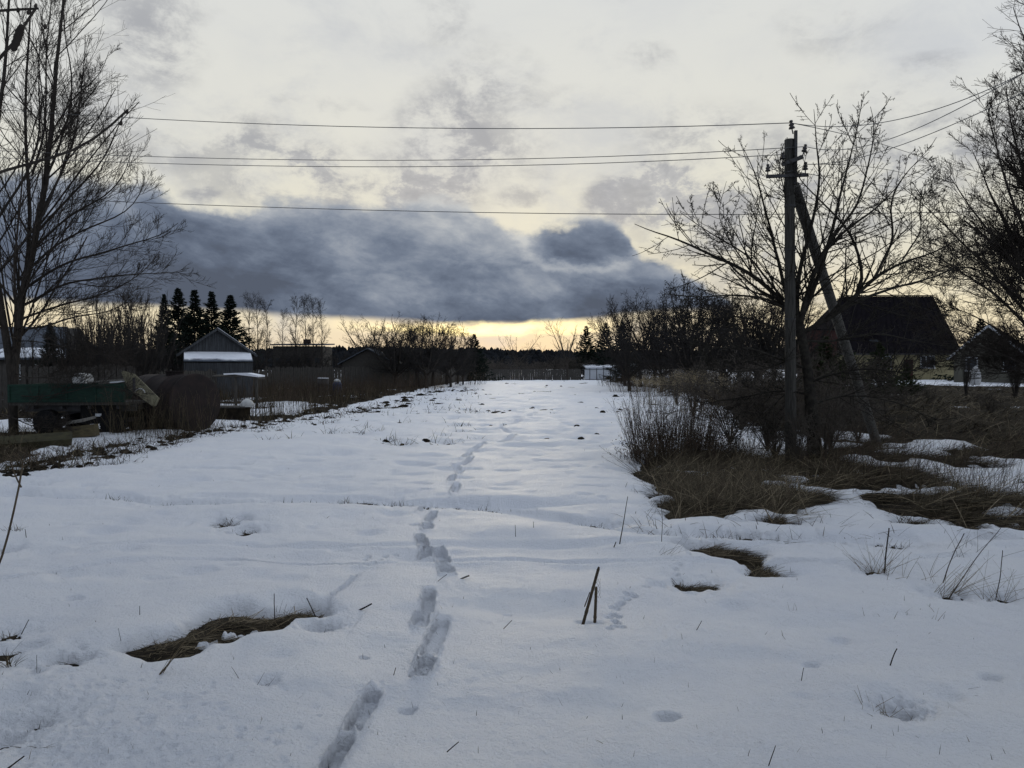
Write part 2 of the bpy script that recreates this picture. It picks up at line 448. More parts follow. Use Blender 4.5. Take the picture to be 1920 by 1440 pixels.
SMALL = [(*gnd(122, 1236), .10, .03), (*gnd(430, 976), .20, .03), (*gnd(460, 990), .14, .02), (*gnd(1292, 1088), .15, .04), (*gnd(1310, 1090), .12, .03),
         (*gnd(1290, 1001), .13, .03), (*gnd(1400, 998), .10, .03), (*gnd(604, 1176), .04, .04), (*gnd(70, 1345), .03, .04), (*gnd(10, 1215), .10, .03),
         (*gnd(12, 1178), .06, .03), (*gnd(315, 939), .10, .03), (*gnd(922, 773), .5, .06), (*gnd(938, 770), .6, .06), (*gnd(952, 767), .45, .06), (*gnd(5, 1025), .12, .03), (*gnd(1718, 976), .22, .04), (*gnd(1640, 1060), .10, .03), (*gnd(1868, 1113), .08, .02),
         (*gnd(8, 1375), .03, .03), (*gnd(205, 932), .08, 0, .30), (*gnd(235, 933), .07, 0, .4), (*gnd(120, 931), .05, 0, .2), (*gnd(362, 940), .10, 0, .30), (*gnd(395, 941), .07, 0, .4), (*gnd(560, 941), .08, 0, .22), (*gnd(500, 943), .05, 0, .2), (*gnd(655, 937), .08, 0, .35), (*gnd(688, 938), .06, 0, .4), (*gnd(742, 943), .07, 0, .3), (*gnd(830, 944), .05, 0, .25), (*gnd(905, 949), .06, 0, .25), (*gnd(1110, 977), .08, 0, .35), (*gnd(1128, 982), .07, 0, .4), (*gnd(1345, 999), .08, 0, .25), (*gnd(1420, 1004), .07, 0, .3), (*gnd(1580, 1014), .05, 0, .2), (*gnd(1680, 1020), .05, 0, .2), (*gnd(1770, 1105), .10, .02), (*gnd(1690, 1325), .05, .02)]  # long slits on the trail: bare spots, also standing in for groove shade
# dark clods and thin spots scattered over the far field
_r = np.random.default_rng(3)
for k in range(240):
    py = 714 + 62 * _r.random() ** 1.3
    px = _r.uniform(760 - (py - 714) * 4, 1180 + (py - 714) * 1.2)
    gx, gy = gnd(px, py); SMALL.append((gx, gy, _r.uniform(.15, .6) * gy / 50, .05 * gy / 30, _r.uniform(.3, .9)))
for k in range(60):
    py = _r.uniform(776, 830); px = _r.uniform(380, 1150)
    gx, gy = gnd(px, py); SMALL.append((gx, gy, _r.uniform(.03, .10), .04))
for k in range(320):   # clods near the left verge
    px = _r.uniform(20, 860); py = np.interp(px, [20, 180, 360, 620, 860], [868, 832, 806, 776, 722]) + abs(_r.normal(0, 12)) * (.55 + .9 * (px < 330))
    gx, gy = gnd(px, py); SMALL.append((gx, gy, _r.uniform(.06, .16) * max(1, gy / 16), .06, _r.uniform(.35, .9)))

def base_height(x, y):
    r = np.hypot(x, y)
    z = .055 * fbm(x / 7., y / 7., 3, 1) * ss(r, 1, 8) + .03 * fbm(x / 2.1, y / 2.1, 3, 7)
    z = z + .25 * fbm(x / 60., y / 60., 2, 12) * ss(r, 20, 120)
    z = z + .45 * ss(x, 12, 26) * ss(y, 30, 60)
    z = z + .30 * ss(x, 7, 12) * ss(y, 13, 22) * ss(-y, -60, -30)
    z = z - .25 * ss(r, 140, 220) - .081
    return z

def bare(x, y):
    """signed bareness in metres: positive where the snow has gone"""
    x = np.asarray(x, float); y = np.asarray(y, float)
    r = np.hypot(x, y)
    out = np.full(x.shape, -9.0)
    for nm, (pts, _) in PATCH.items():
        P = np.array(pts); pad = 3.0
        m = (x > P[:, 0].min() - pad) & (x < P[:, 0].max() + pad) & (y > P[:, 1].min() - pad) & (y < P[:, 1].max() + pad)
        if not m.any(): continue
        d = sdf(x[m], y[m], pts)
        xx, yy, rr = x[m], y[m], r[m]
        if nm == 'left':
            w = .35 * fbm(xx / 1.2, yy / 1.2, 4, 30) + .25 * fbm(xx / .35, yy / .35, 3, 31)
            d = np.minimum(d, 3.0) + w
            inner = (fbm(xx / 1.7, yy / 2.6, 4, 33) + .10) * 1.6 - 1.6 * ss(yy, 17.8, 18.6) * (1 - ss(yy, 22, 24)) - 1.2 * ss(yy, 23.5, 26) * (1 - ss(yy, 32, 36)) * ss(xx, -14, -10)
            d = np.where(d > .6, np.minimum(d, .3 + inner + .9 * ss(-d, -2.0, -.6)), d)
        elif nm == 'right':
            w = .4 * fbm(xx / 1.2, yy / 1.2, 4, 40)
            d = np.minimum(d, 3.0) + w
            inner = (fbm(xx / 3.2, yy / 2.0, 4, 43) + .28) * 1.6
            inner = inner - 1.3 * ss(yy, 44, 50)                # snowy yard in front of the houses
            d = np.where(d > .6, np.minimum(d, .3 + inner + .9 * ss(-d, -2.0, -.6)), d)
        elif nm == 'front':
            d = d * 1.4 + .05 * fbm(xx / .16, yy / .16, 3, 50) + .055
            cx_, cy_ = gnd(440, 1174)
            e_ = np.hypot((xx - cx_) / .17, (yy - cy_) / .10)
            e2 = np.hypot((xx - gnd(380, 1196)[0]) / .12, (yy - gnd(380, 1196)[1]) / .05)
            lump = .035 + .10 * fbm(xx / .07, yy / .06, 3, 53)
            d = np.where((e_ < 1) | (e2 < 1), np.minimum(d, lump), d)
        else:
            d = d + .17 * fbm(xx / .34, yy / .26, 4, 50) + .02
            d = np.minimum(d, .52 + 1.1 * fbm(xx / .9, yy / .45, 3, 56) + .25 * vn(xx / .2, yy / .2, 58))
        out[m] = np.maximum(out[m], d)
    for (sx, sy, sr, sw, *ax) in SMALL:
        ax = ax[0] if ax else .8
        m = (abs(x - sx) < sr * 2.2 / ax + .1) & (abs(y - sy) < sr * 2.5 + .1)
        if m.any():
            d = sr * .6 - np.hypot((x[m] - sx) * ax, y[m] - sy) + sr * .6 * vn(x[m] / (sr * .5), y[m] / (sr * .5), 60)
            out[m] = np.maximum(out[m], d)
    # thin broken snow between the near verge and the trees on the right
    m = (x > 2.5) & (y > 9) & (y < 26)
    if m.any():
        xx, yy = x[m], y[m]
        reg = np.minimum(ss(xx - yy * .22, .6, 2.2), 1)
        d = (fbm(xx / 1.3, yy / 1.0, 4, 70) - .22) * 1.2 - 2 * (1 - reg)
        out[m] = np.maximum(out[m], d)
    return out

# boot prints: from heel to toe in picture coordinates of the ground, width in pixels
PRINTS = [(612, 1446, 652, 1384, 44), (656, 1376, 704, 1292, 42), (784, 1266, 800, 1236, 42), (798, 1230, 832, 1158, 36), (788, 1167, 792, 1150, 32),
          (801, 1147, 805, 1108, 28), (839, 1078, 836, 1062, 31), (835, 1058, 822, 1028, 28), (797, 1041, 799, 1031, 26), (797, 1028, 786, 1003, 20),
          (802, 993, 801, 981, 24), (802, 977, 815, 960, 18), (788, 958, 808, 946, 18), (851, 929, 858, 908, 16), (845, 905, 850, 892, 15),
          (858, 889, 868, 878, 14), (873, 868, 886, 855, 12), (862, 878, 852, 870, 12), (866, 858, 882, 846, 10), (882, 845, 908, 829, 9),
          (936, 831, 955, 821, 9), (948, 822, 968, 812, 8), (957, 810, 938, 801, 8), (940, 800, 947, 792, 7), (956, 795, 976, 786, 7), (985, 781, 1004, 774, 6), (1012, 769, 1036, 762, 5)]
DIPS = [(190, 993, .16, .035), (235, 977, .15, .035), (130, 1012, .15, .03), (88, 1036, .22, .05), (300, 952, .12, .02), (305, 963, .10, .02), (345, 927, .14, .02), (368, 916, .14, .02), (408, 906, .14, .02),
        (455, 885, .2, .02), (505, 865, .2, .02), (175, 1083, .10, .015), (285, 1100, .12, .01), (150, 1132, .12, .012), (540, 1128, .16, .045), (605, 1178, .075, .07), (600, 1112, .10, .01),
        (70, 1345, .055, .07), (15, 1180, .12, .05), (20, 1212, .16, .05), (18, 1243, .16, .04), (55, 1262, .08, .03), (215, 1217, .10, .02), (150, 1236, .10, .03), (15, 1312, .12, .05), (8, 1345, .07, .04),
        (12, 1376, .06, .05), (345, 1320, .05, .012), (500, 1285, .05, .04), (520, 1238, .08, .012), (1378, 1127, .10, .025), (1505, 1303, .05, .01), (1735, 1288, .12, .02), (1770, 1300, .08, .03),
        (1680, 1142, .10, .02), (1100, 1160, .06, .03), (1117, 1160, .06, .03), (980, 1125, .35, .03), (1050, 1135, .3, .025), (700, 930, .5, .02), (560, 880, .6, .03), (1255, 915, .25, .05), (995, 975, .25, .02), (1060, 940, .25, .02),
        (1210, 880, .3, .04), (1220, 900, .25, .04), (1240, 985, .15, .03), (1190, 868, .3, .04), (780, 870, .3, .02), (630, 985, .1, .01), (600, 1000, .1, .01)]
HARE = [(1152, 1170), (1143, 1176), (1158, 1163), (1166, 1172), (1152, 1158), (1143, 1150), (1150, 1146), (1160, 1150), (1157, 1136), (1148, 1134), (1166, 1126), (1160, 1130), (1176, 1120), (1184, 1113), (1176, 1112), (1190, 1116),
        (1212, 1097), (1222, 1094), (1266, 1062), (1273, 1056), (1268, 1070), (1292, 1040), (1290, 1033),
        (700, 1052), (712, 1047), (684, 1046), (730, 1048), (745, 1048), (690, 1040), (742, 1037), (756, 1046), (722, 1040), (768, 1050)]
for t in np.linspace(0, 1, 15): HARE.append((612 + 68 * t + _r.uniform(-2, 2), 1132 - 62 * t))
LINES = [([(-200, 930), (0, 928), (60, 930), (150, 932), (240, 931), (300, 938), (340, 941), (460, 943), (540, 939), (620, 935), (720, 940), (840, 943), (900, 948), (980, 960), (1050, 968), (1100, 980), (1160, 993), (1240, 999), (1330, 996), (1400, 1003), (1520, 1008), (1640, 1012), (1800, 1008), (2000, 1010)], .13, .10),
         ([(-200, 920), (70, 926), (160, 924), (260, 934), (420, 928), (520, 936), (660, 930), (800, 944)], .10, .05),
         ([(-100, 1100), (30, 1089), (120, 1072), (200, 1058), (280, 1050), (360, 1049), (450, 1046), (520, 1052), (600, 1052), (700, 1055), (800, 1050)], .035, .035),
         ([(1400, 1020), (1480, 1012), (1560, 1024), (1640, 1030)], .06, .03)]
for k in range(260):   # meltwater drips, lower left
    px = abs(_r.normal(0, 150)) + 20; py = _r.uniform(1275, 1440)
    DIPS.append((px, py, _r.uniform(.012, .028), _r.uniform(.006, .014)))
for k in range(22):   # small melt pits
    px = _r.uniform(0, 1900); py = _r.uniform(850, 1380) if px > 500 else _r.uniform(860, 1300)
    gx, gy = gnd(px, py); sr = _r.uniform(.02, .07) * (gy / 5) ** .5
    DIPS.append((px, py, sr, _r.uniform(.02, .05)))
for k in range(46):   # old sunken steps and scuffs on the left
    py = _r.uniform(850, 1100); DIPS.append((_r.uniform(0, 780), py, _r.uniform(.07, .16), _r.uniform(.012, .035)))
for k in range(60):
    DIPS.append((_r.uniform(100, 600), _r.uniform(1290, 1440), _r.uniform(.010, .02), _r.uniform(.004, .01)))

HOLLOWS = []
for k in range(190):
    py = 760 + 170 * _r.random() ** 1.2; px = _r.uniform(max(20, 900 - (py - 712) * 9), 1180 + (py - 760) * .15)
    HOLLOWS.append((px, py, _r.uniform(14, 50), _r.uniform(1.0, 2.4), _r.uniform(.02, .05)))
for (px, py, hw, hh) in [(205, 931, 38, 3), (440, 870, 30, 2), (355, 939, 45, 4), (560, 940, 50, 3), (660, 935, 40, 4), (740, 942, 36, 3), (900, 948, 40, 3), (1105, 975, 40, 5), (1130, 981, 30, 4), (1340, 999, 60, 5), (1420, 1003, 46, 4), (1560, 1012, 60, 4), (1665, 1018, 50, 4)]:
    HOLLOWS.append((px, py, hw, hh, .07))
def carve(x, y, z):
    """prints, dips and trails pressed into the snow"""
    dz = np.zeros(x.shape)
    for (px, py, sr, dp) in DIPS:
        gx, gy = gnd(px, py)
        m = (abs(x - gx) < sr * 3) & (abs(y - gy) < sr * 3)
        if m.any():
            q = np.hypot((x[m] - gx) / 1.25, (y[m] - gy)) / sr + .25 * vn(x[m] / sr, y[m] / sr, 80)
            dz[m] = np.minimum(dz[m], -dp * (1 - ss(q, .15, 1.3))) + 0.0
    for (px, py, hw, hh, dp) in HOLLOWS:
        gx, gy = gnd(px, py); wx = hw / F * gy; wy = hh / F * gy * gy / EYE
        m = (abs(x - gx) < wx * 1.6) & (abs(y - gy) < wy * 2.2)
        if m.any():
            u = (x[m] - gx) / wx; v = (y[m] - gy - .35 * wy * np.sin(u * 2 + px)) / wy
            q = np.hypot(u, v) + .2 * vn(x[m] / .2, y[m] / .2, 84)
            dz[m] = np.minimum(dz[m], -dp * (1 - ss(q, .25, 1.15)))
    for (px, py) in HARE:
        gx, gy = gnd(px, py); sr = .030
        m = (abs(x - gx) < sr * 3) & (abs(y - gy) < sr * 3)
        if m.any():
            q = np.hypot((x[m] - gx), (y[m] - gy)) / sr
            dz[m] = np.minimum(dz[m], -.026 * (1 - ss(q, .5, 1.1)))
    for (x0, y0, x1, y1, w) in PRINTS:
        a = np.array(gnd(x0, y0)); b = np.array(gnd(x1, y1)); c = (a + b) / 2
        L = np.linalg.norm(b - a) / 2; t = (b - a) / (2 * L); hw = w * .88 / F * c[1] / 2
        L = min(L, .34 if c[1] < 6 else 1.0); L = max(L, .13)
        m = (abs(x - c[0]) < L + .25) & (abs(y - c[1]) < L + .25)
        if not m.any(): continue
        ux = (x[m] - c[0]) * t[0] + (y[m] - c[1]) * t[1]
        vx = -(x[m] - c[0]) * t[1] + (y[m] - c[1]) * t[0]
        wob = .012 * fbm(x[m] / .05, y[m] / .05, 3, 90)
        q = ((abs(ux) + wob) / L) ** 4 + ((abs(vx) + wob * .8) / hw) ** 4
        q = np.maximum(q, 1e-6) ** .25
        inside = 1 - ss(q, .91, 1.03)
        fl = .078 + .020 * np.sin(ux / L * 2.2 + c[1] * 3) + .022 * fbm(x[m] / .035, y[m] / .035, 3, 95)
        fl = fl + .022 * np.clip(np.sin(ux * 2 * pi / .048 + np.abs(vx) * 25), -.3, 1) * (1 - ss(abs(ux) / L, .7, 1))
        fl = fl - .040 * np.exp(-((ux + L * .25) / .028) ** 2) - .030 * np.exp(-((ux - L * .45) / .03) ** 2)
        rim = .016 * np.exp(-((q - 1.18) / .14) ** 2) * (1 + .9 * vn(x[m] / .06, y[m] / .06, 97))
        dz[m] += -fl * inside + rim
        # crumbs thrown ahead
        cr = np.clip(vn(x[m] / .022, y[m] / .022, 99) - .72, 0, 1) * .03 * np.exp(-(np.maximum(q - 1, 0) / .9) ** 2) * (1 - inside)
        dz[m] += cr
    for (pts, w, dp) in LINES:
        P = np.array([gnd(*p) for p in pts])
        m = (y > P[:, 1].min() - .6) & (y < P[:, 1].max() + .6)
        if not m.any(): continue
        xx, yy = x[m], y[m]
        yc = np.interp(xx, P[:, 0], P[:, 1]) + .05 * fbm(xx / .5, xx * 0 + 3, 3, 100)
        q = np.abs(yy - yc) / (w * (1 + .5 * vn(xx / .35, xx * 0, 102)))
        dep = dp * (.45 + .55 * ss(vn(xx / .45, xx * 0 + 8, 104), -.5, .5))
        dz[m] += -dep * (1 - ss(q, .2, 1.5)) + .006 * np.exp(-((q - 2.0) / .6) ** 2)
    return dz

def snow_thick(x, y, b):
    r = np.hypot(x, y)
    w = .045 + .010 * np.minimum(r, 14) + .002 * r
    t = np.where(b < 0, .084 * (1 - np.exp(b / w * 1.6)) + .004, -.05 * ss(b, 0, .08 + .001 * r) - .0)
    return t

def mound(x, y, b):
    """raised mats of old grass in the bare places"""
    r = np.hypot(x, y)
    m = ss(b, -.05, .45)
    h = .04 + .08 * (fbm(x / .45, y / .45, 3, 110) + .5)
    h = np.where((y > 6) & (y < 16) & (x > 1.5), h * .8 + .07 * ss(vn(x / .42, y / .36, 114), -.1, .8), h)
    h = np.where(y < 6, .045, h)
    return m * h

def heights(x, y):
    x = np.asarray(x, float); y = np.asarray(y, float)
    b = bare(x, y)
    zg = base_height(x, y) + mound(x, y, b)
    return zg, b

def H(x, y):
    z, b = heights(np.array([x]), np.array([y]))
    return float(z[0] + max(0, snow_thick(np.array([x]), np.array([y]), b)[0]))

# polar grid round the viewpoint, fine where the near field is
rad = [.35]
while rad[-1] < 2.6: rad.append(rad[-1] * 1.06)
rad[-1] = 2.6
while rad[-1] < 14: rad.append(rad[-1] + .00082 * rad[-1] ** 2)
n_f = len(rad)
while rad[-1] < 160: rad.append(rad[-1] * 1.0115)
while rad[-1] < 6000: rad.append(rad[-1] * 1.08)
rad = np.array(rad)
h = .00180; na = int(radians(39.5) / h); na -= na % 2
fine = np.arange(-na, na + 1) * h
rest = np.linspace(fine[-1], 2 * pi + fine[0], 62)[1:-1]
ang = np.concatenate([fine, rest])
if len(ang) % 2: ang = np.concatenate([fine, np.linspace(fine[-1], 2 * pi + fine[0], 63)[1:-1]])
NA = len(ang)

def polar(radii, angs, nf):
    """rings up to nf on all angles, beyond that on every other"""
    V = []; idx = []; n0 = 0
    A2 = angs[::2]
    R1 = radii[:nf]; R2 = radii[nf:]
    X1 = (R1[:, None] * np.sin(angs)[None]).ravel(); Y1 = (R1[:, None] * np.cos(angs)[None]).ravel()
    X2 = (R2[:, None] * np.sin(A2)[None]).ravel(); Y2 = (R2[:, None] * np.cos(A2)[None]).ravel()
    n = len(angs); n2 = len(A2)
    i = np.arange(nf - 1)[:, None]; j = np.arange(n)[None]
    q1 = np.stack([i * n + j, i * n + (j + 1) % n, (i + 1) * n + (j + 1) % n, (i + 1) * n + j], -1).reshape(-1, 4)
    o = nf * n
    i = np.arange(len(R2) - 1)[:, None]; j = np.arange(n2)[None]
    q2 = np.stack([o + i * n2 + j, o + i * n2 + (j + 1) % n2, o + (i + 1) * n2 + (j + 1) % n2, o + (i + 1) * n2 + j], -1).reshape(-1, 4)
    j = np.arange(n2); l = (nf - 1) * n
    p5 = np.stack([l + 2 * j, l + 2 * j + 1, l + (2 * j + 2) % n, o + (j + 1) % n2, o + j], -1)
    return np.concatenate([X1, X2]), np.concatenate([Y1, Y2]), [q1[:, ::-1], q2[:, ::-1], p5[:, ::-1]]

gx_, gy_, polys = polar(rad, ang, n_f)
zg, b_ = heights(gx_, gy_)
th = snow_thick(gx_, gy_, b_)
rr_ = np.hypot(gx_, gy_)
fade = 1 - ss(rr_, 40, 120)
fine_relief = (.022 * fbm(gx_ / .6, gy_ / .5, 5, 120) + .055 * fbm(gx_ / 1.6, gy_ / .9, 3, 125) + .0040 * fbm(gx_ / .045, gy_ / .045, 3, 127) * (rr_ < 9) * ss(fbm(gx_ / .5, gy_ / .4, 3, 128), -.3, .5)) * ss(th, .0, .06)
tuft = -.05 * ss(fbm(gx_ / .9, gy_ / .5, 3, 130), .28, .62) * ss(rr_, 7, 12) * ss(th, .0, .06) * fade
near = rr_ < 45
dz = np.zeros(gx_.shape); dz[near] = carve(gx_[near], gy_[near], None)
zs = zg + th + fine_relief + tuft + dz * np.clip(th / .05, 0, 1)
zs = np.where(th > .03, np.maximum(zs, zg + .012), zs)
keepv = (th > -.045)
keep = [p[keepv[p].any(1)] for p in polys]
V = np.stack([gx_, gy_, zs], 1)
inner = len(ang)
cap = np.arange(NA)
V = np.vstack([V, [[0, 0, float(zs[:NA].mean())]]])
fan = np.stack([cap, np.roll(cap, -1), np.full(NA, len(V) - 1)], 1)[:, ::-1]
used = np.zeros(len(V), bool)
for p in keep + [fan]: used[p.ravel()] = True
remap = np.cumsum(used) - 1
me = np_mesh('snow_cover', V[used], [remap[p] for p in keep + [fan]], True)
tag(link('snow', me, M_snow), kind='structure')
# bare ground beneath: coarser
sub_r = np.concatenate([rad[:n_f:3], rad[n_f::2]]); nf2 = len(rad[:n_f:3])
ang_g = np.concatenate([fine[::3], rest[::3]])
if len(ang_g) % 2: ang_g = ang_g[:-1]
x2, y2, pol2 = polar(sub_r, ang_g, nf2)
z2, b2 = heights(x2, y2)
rough_g = .02 * fbm(x2 / .25, y2 / .25, 3, 140) * ss(b2, 0, .2)
V2 = np.stack([x2, y2, z2 - .035 * ss(-b2, .05, .3) + rough_g], 1)
V2 = np.vstack([V2, [[0, 0, -.03]]])
cap = np.arange(len(ang_g))
fan2 = np.stack([cap, np.roll(cap, -1), np.full(len(cap), len(V2) - 1)], 1)[:, ::-1]
tag(link('ground', np_mesh('ground', V2, pol2 + [fan2], True), M_soil), kind='structure')

def HV(x, y):
    z, b = heights(x, y)
    return z + np.maximum(0, snow_thick(x, y, b)), b

# ------------------------------------------------------------------ helpers: branches and blades
def nrm(v): return v / np.maximum(np.linalg.norm(v, axis=-1, keepdims=True), 1e-9)

def tube_arrays(groups):
    VV = []; Q = []; C3 = []; off = 0
    for (P, R, sides) in groups:
        N, k, _ = P.shape
        if N == 0: continue
        T = nrm(np.gradient(P, axis=1))
        mt = T.mean(1)
        ref = np.where(np.abs(mt[:, 2:3]) > .75, np.array([[1., 0.2, 0]]), np.array([[0, 0, 1.]]))[:, None]
        n = nrm(np.cross(T, ref)); b = np.cross(T, n)
        th_ = np.arange(sides) * 2 * pi / sides
        ring = P[:, :, None] + R[:, :, None, None] * (np.cos(th_)[None, None, :, None] * n[:, :, None] + np.sin(th_)[None, None, :, None] * b[:, :, None])
        VV.append(ring.reshape(-1, 3))
        a = (np.arange(N) * k * sides)[:, None, None]; i = (np.arange(k - 1) * sides)[None, :, None]; j = np.arange(sides)[None, None]
        j2 = (j + 1) % sides
        q = np.stack(np.broadcast_arrays(off + a + i + j, off + a + i + j2, off + a + i + sides + j2, off + a + i + sides + j), -1).reshape(-1, 4)
        Q.append(q)
        off += N * k * sides
    return np.concatenate(VV), np.concatenate(Q)

def tubes(name, groups, smooth=True):
    v, q = tube_arrays(groups)
    return np_mesh(name, v, [q], smooth)

def grow(P, R, n, ratio, ang_, rr, k, wander=.16, up=.06, t0=.2, t1=.98, tip=.3, rmin=.0015, lmin=.08, absL=None, bias=None, slope=.6):
    N, K, _ = P.shape
    Lp = np.linalg.norm(np.diff(P, axis=1), axis=2).sum(1)
    idx = np.repeat(np.arange(N), n)
    t = rng.uniform(t0, t1, len(idx))
    f = t * (K - 1); i = np.minimum(f.astype(int), K - 2); fr = (f - i)[:, None]
    pos = P[idx, i] * (1 - fr) + P[idx, i + 1] * fr
    tan = nrm(P[idx, i + 1] - P[idx, i])
    r = (R[idx, i] * (1 - fr[:, 0]) + R[idx, i + 1] * fr[:, 0]) * rr
    perp = nrm(np.cross(tan, rng.normal(size=tan.shape)))
    if bias is not None: perp = nrm(perp + np.array(bias))
    a = rng.normal(ang_, ang_ * .25, len(idx))[:, None]
    d = nrm(tan * np.cos(a) + perp * np.sin(a))
    L = (Lp[idx] if absL is None else absL) * ratio * rng.uniform(.55, 1.15, len(idx)) * (1.0 + slope * .25 - slope * t)
    L = np.maximum(L, lmin)
    pts = [pos]
    for j in range(k - 1):
        d = nrm(d + rng.normal(size=d.shape) * wander + np.array([0, 0, up]))
        pts.append(pts[-1] + d * (L / (k - 1))[:, None])
    Pn = np.stack(pts, 1)
    Rn = np.maximum(r[:, None] * np.linspace(1, tip, k)[None], rmin)
    return Pn, Rn

def limb(pts, r0, r1, k=12):
    """smooth polyline through points"""
    pts = np.array(pts, float); n = len(pts)
    d = np.concatenate([[0], np.cumsum(np.linalg.norm(np.diff(pts, axis=0), axis=1))]); d /= d[-1]
    t = np.linspace(0, 1, k)
    P = np.stack([np.interp(t, d, pts[:, i]) for i in range(3)], 1)
    for _ in range(2): P[1:-1] = (P[:-2] + 2 * P[1:-1] + P[2:]) / 4
    seg = np.linalg.norm(pts[-1] - pts[0])
    P[1:-1] += rng.normal(size=(k - 2, 3)) * seg * min(.006, .05 / k)
    P[1:-1] = (P[:-2] + 2 * P[1:-1] + P[2:]) / 4
    return P, np.linspace(r0, r1, k)

def blades(name, x, y, z, L, W, az_, lean, curve_=.6, seg=3, dz_=0.0):
    """grass blades: tapered bent ribbons; lean = angle from vertical at the foot"""
    n = len(x)
    p = np.stack([x, y, z - .01], 1)
    hd = np.stack([np.cos(az_), np.sin(az_), np.zeros(n)], 1)
    side = np.stack([-np.sin(az_), np.cos(az_), np.zeros(n)], 1)
    tw = rng.uniform(-1.2, 1.2, n)[:, None]
    lv = []; a = lean.copy()
    cur = p
    for j in range(seg + 1):
        lv.append(cur)
        dr = hd * np.sin(a)[:, None] + np.array([0, 0, 1.]) * np.cos(a)[:, None]
        cur = cur + dr * (L / seg)[:, None]
        a = a + curve_ * rng.uniform(.4, 1.3, n) / seg
    VV = []; 
    for j in range(seg):
        w = (W * (1 - .25 * j / seg))[:, None] / 2
        sd = nrm(side + tw * np.array([0, 0, 1.]) * .6)
        VV.append(lv[j] - sd * w); VV.append(lv[j] + sd * w)
    VV.append(lv[seg])
    m = 2 * seg + 1
    V_ = np.stack(VV, 1).reshape(-1, 3)
    o = (np.arange(n) * m)[:, None]
    Q = np.concatenate([o + np.array([[2 * j, 2 * j + 1, 2 * j + 3, 2 * j + 2]]) for j in range(seg - 1)]) if seg > 1 else np.zeros((0, 4), int)
    T = o + np.array([[2 * seg - 2, 2 * seg - 1, 2 * seg]])
    return V_, Q, T

def blade_obj(name, parts, m, **tg):
    """several blade sets in one mesh"""
    VV = []; QQ = []; TT = []; off = 0
    for (v, q, t) in parts:
        VV.append(v); QQ.append(q + off); TT.append(t + off); off += len(v)
    me_ = np_mesh(name, np.concatenate(VV), [np.concatenate(QQ), np.concatenate(TT)])
    o = link(name, me_, m)
    return tag(o, **tg)

def scatter_px(n, xr, yr, test):
    """positions on the ground spread evenly as seen, kept where test(bareness) holds"""
    px = rng.uniform(*xr, n * 2); py = rng.uniform(*yr, n * 2)
    cx = (px - 960) / F; cz = (720 - py) / F; yy = ct + cz * st; b_s = (-st + cz * ct) / yy
    Y = EYE / np.maximum(-b_s, 1e-4); X_ = cx / yy * Y
    z, b = HV(X_, Y)
    k = test(b, X_, Y)
    return X_[k][:n], Y[k][:n], z[k][:n], b[k][:n]
#==STRUCT==

# ------------------------------------------------------------------ far wood on its ridge
def ridge():
    A = np.linspace(radians(-60), radians(60), 200); Rr = np.linspace(650, 1700, 14)
    a, r = np.meshgrid(A, Rr, indexing='ij')
    x = r * np.sin(a); y = r * np.cos(a)
    hgt = 26 * ss(r, 650, 1500) * (1 + .25 * fbm(a * 9, a * 0 + 2, 3, 200)) + 6 * np.exp(-((a + .25) / .10) ** 2) * ss(r, 650, 1500)
    hgt = hgt - 10 * (1 - ss(r, 640, 760))
    return x, y, hgt
x, y, z = ridge(); n1, n2 = x.shape
i = np.arange(n1 - 1)[:, None] * n2; j = np.arange(n2 - 1)[None]
q = np.stack([i + j, i + j + 1, i + n2 + j + 1, i + n2 + j], -1).reshape(-1, 4)
tag(link('forested_hill', np_mesh('hill', np.stack([x.ravel(), y.ravel(), z.ravel()], 1), [q], True), M_wood2), kind='structure')
def far_wood(n=7000):
    a = rng.uniform(radians(-58), radians(58), n); r = rng.uniform(680, 1640, n)
    x = r * np.sin(a); y = r * np.cos(a)
    hg = 26 * ss(r, 650, 1500) * (1 + .25 * fbm(a * 9, a * 0 + 2, 3, 200)) + 6 * np.exp(-((a + .25) / .10) ** 2) * ss(r, 650, 1500)
    h = rng.uniform(9, 16, n) * (1 + .2 * vn(a * 60, r / 80, 210)); w = rng.uniform(3, 7, n)
    V_ = []; k = 5
    for s in range(k):
        t = 2 * pi * s / k
        V_.append(np.stack([x + w * math.cos(t), y + w * math.sin(t), hg + h * .25], 1))
    for s in range(k):
        t = 2 * pi * s / k + .4
        V_.append(np.stack([x + w * .6 * math.cos(t), y + w * .6 * math.sin(t), hg + h * .8], 1))
    V_.append(np.stack([x, y, hg + h], 1))
    V_ = np.stack(V_, 1).reshape(-1, 3); o = (np.arange(n) * (2 * k + 1))[:, None]
    Q = np.concatenate([o + np.array([[s, (s + 1) % k, k + (s + 1) % k, k + s]]) for s in range(k)])
    T = np.concatenate([o + np.array([[k + s, k + (s + 1) % k, 2 * k]]) for s in range(k)])
    return np_mesh('far_wood', V_, [Q, T])
tag(link('far_wood', far_wood(), M_wood2), 'dark line of distant woodland along the horizon', 'woodland', kind='stuff')

# ------------------------------------------------------------------ buildings
def gable_house(root, w, d, eave, apex, wallm, roofm, over=.3, th=.10, boards=None):
    """gable end faces -y; local origin at the middle of the front wall foot"""
    m = MB()
    m.poly([(-w / 2, 0, -.3), (w / 2, 0, -.3), (w / 2, 0, eave), (0, 0, apex), (-w / 2, 0, eave)], (0, d, 0))
    m.build('wall', wallm, root)
    r = MB(); sl = (apex - eave) / (w / 2)
    for s in (-1, 1):
        x1 = s * (w / 2 + over); z1 = eave - sl * over
        r.poly([(0, -over, apex + .02), (x1, -over, z1 + .02), (x1, d + over, z1 + .02), (0, d + over, apex + .02)], (0, 0, th))
    return r.build('roof', roofm, root)

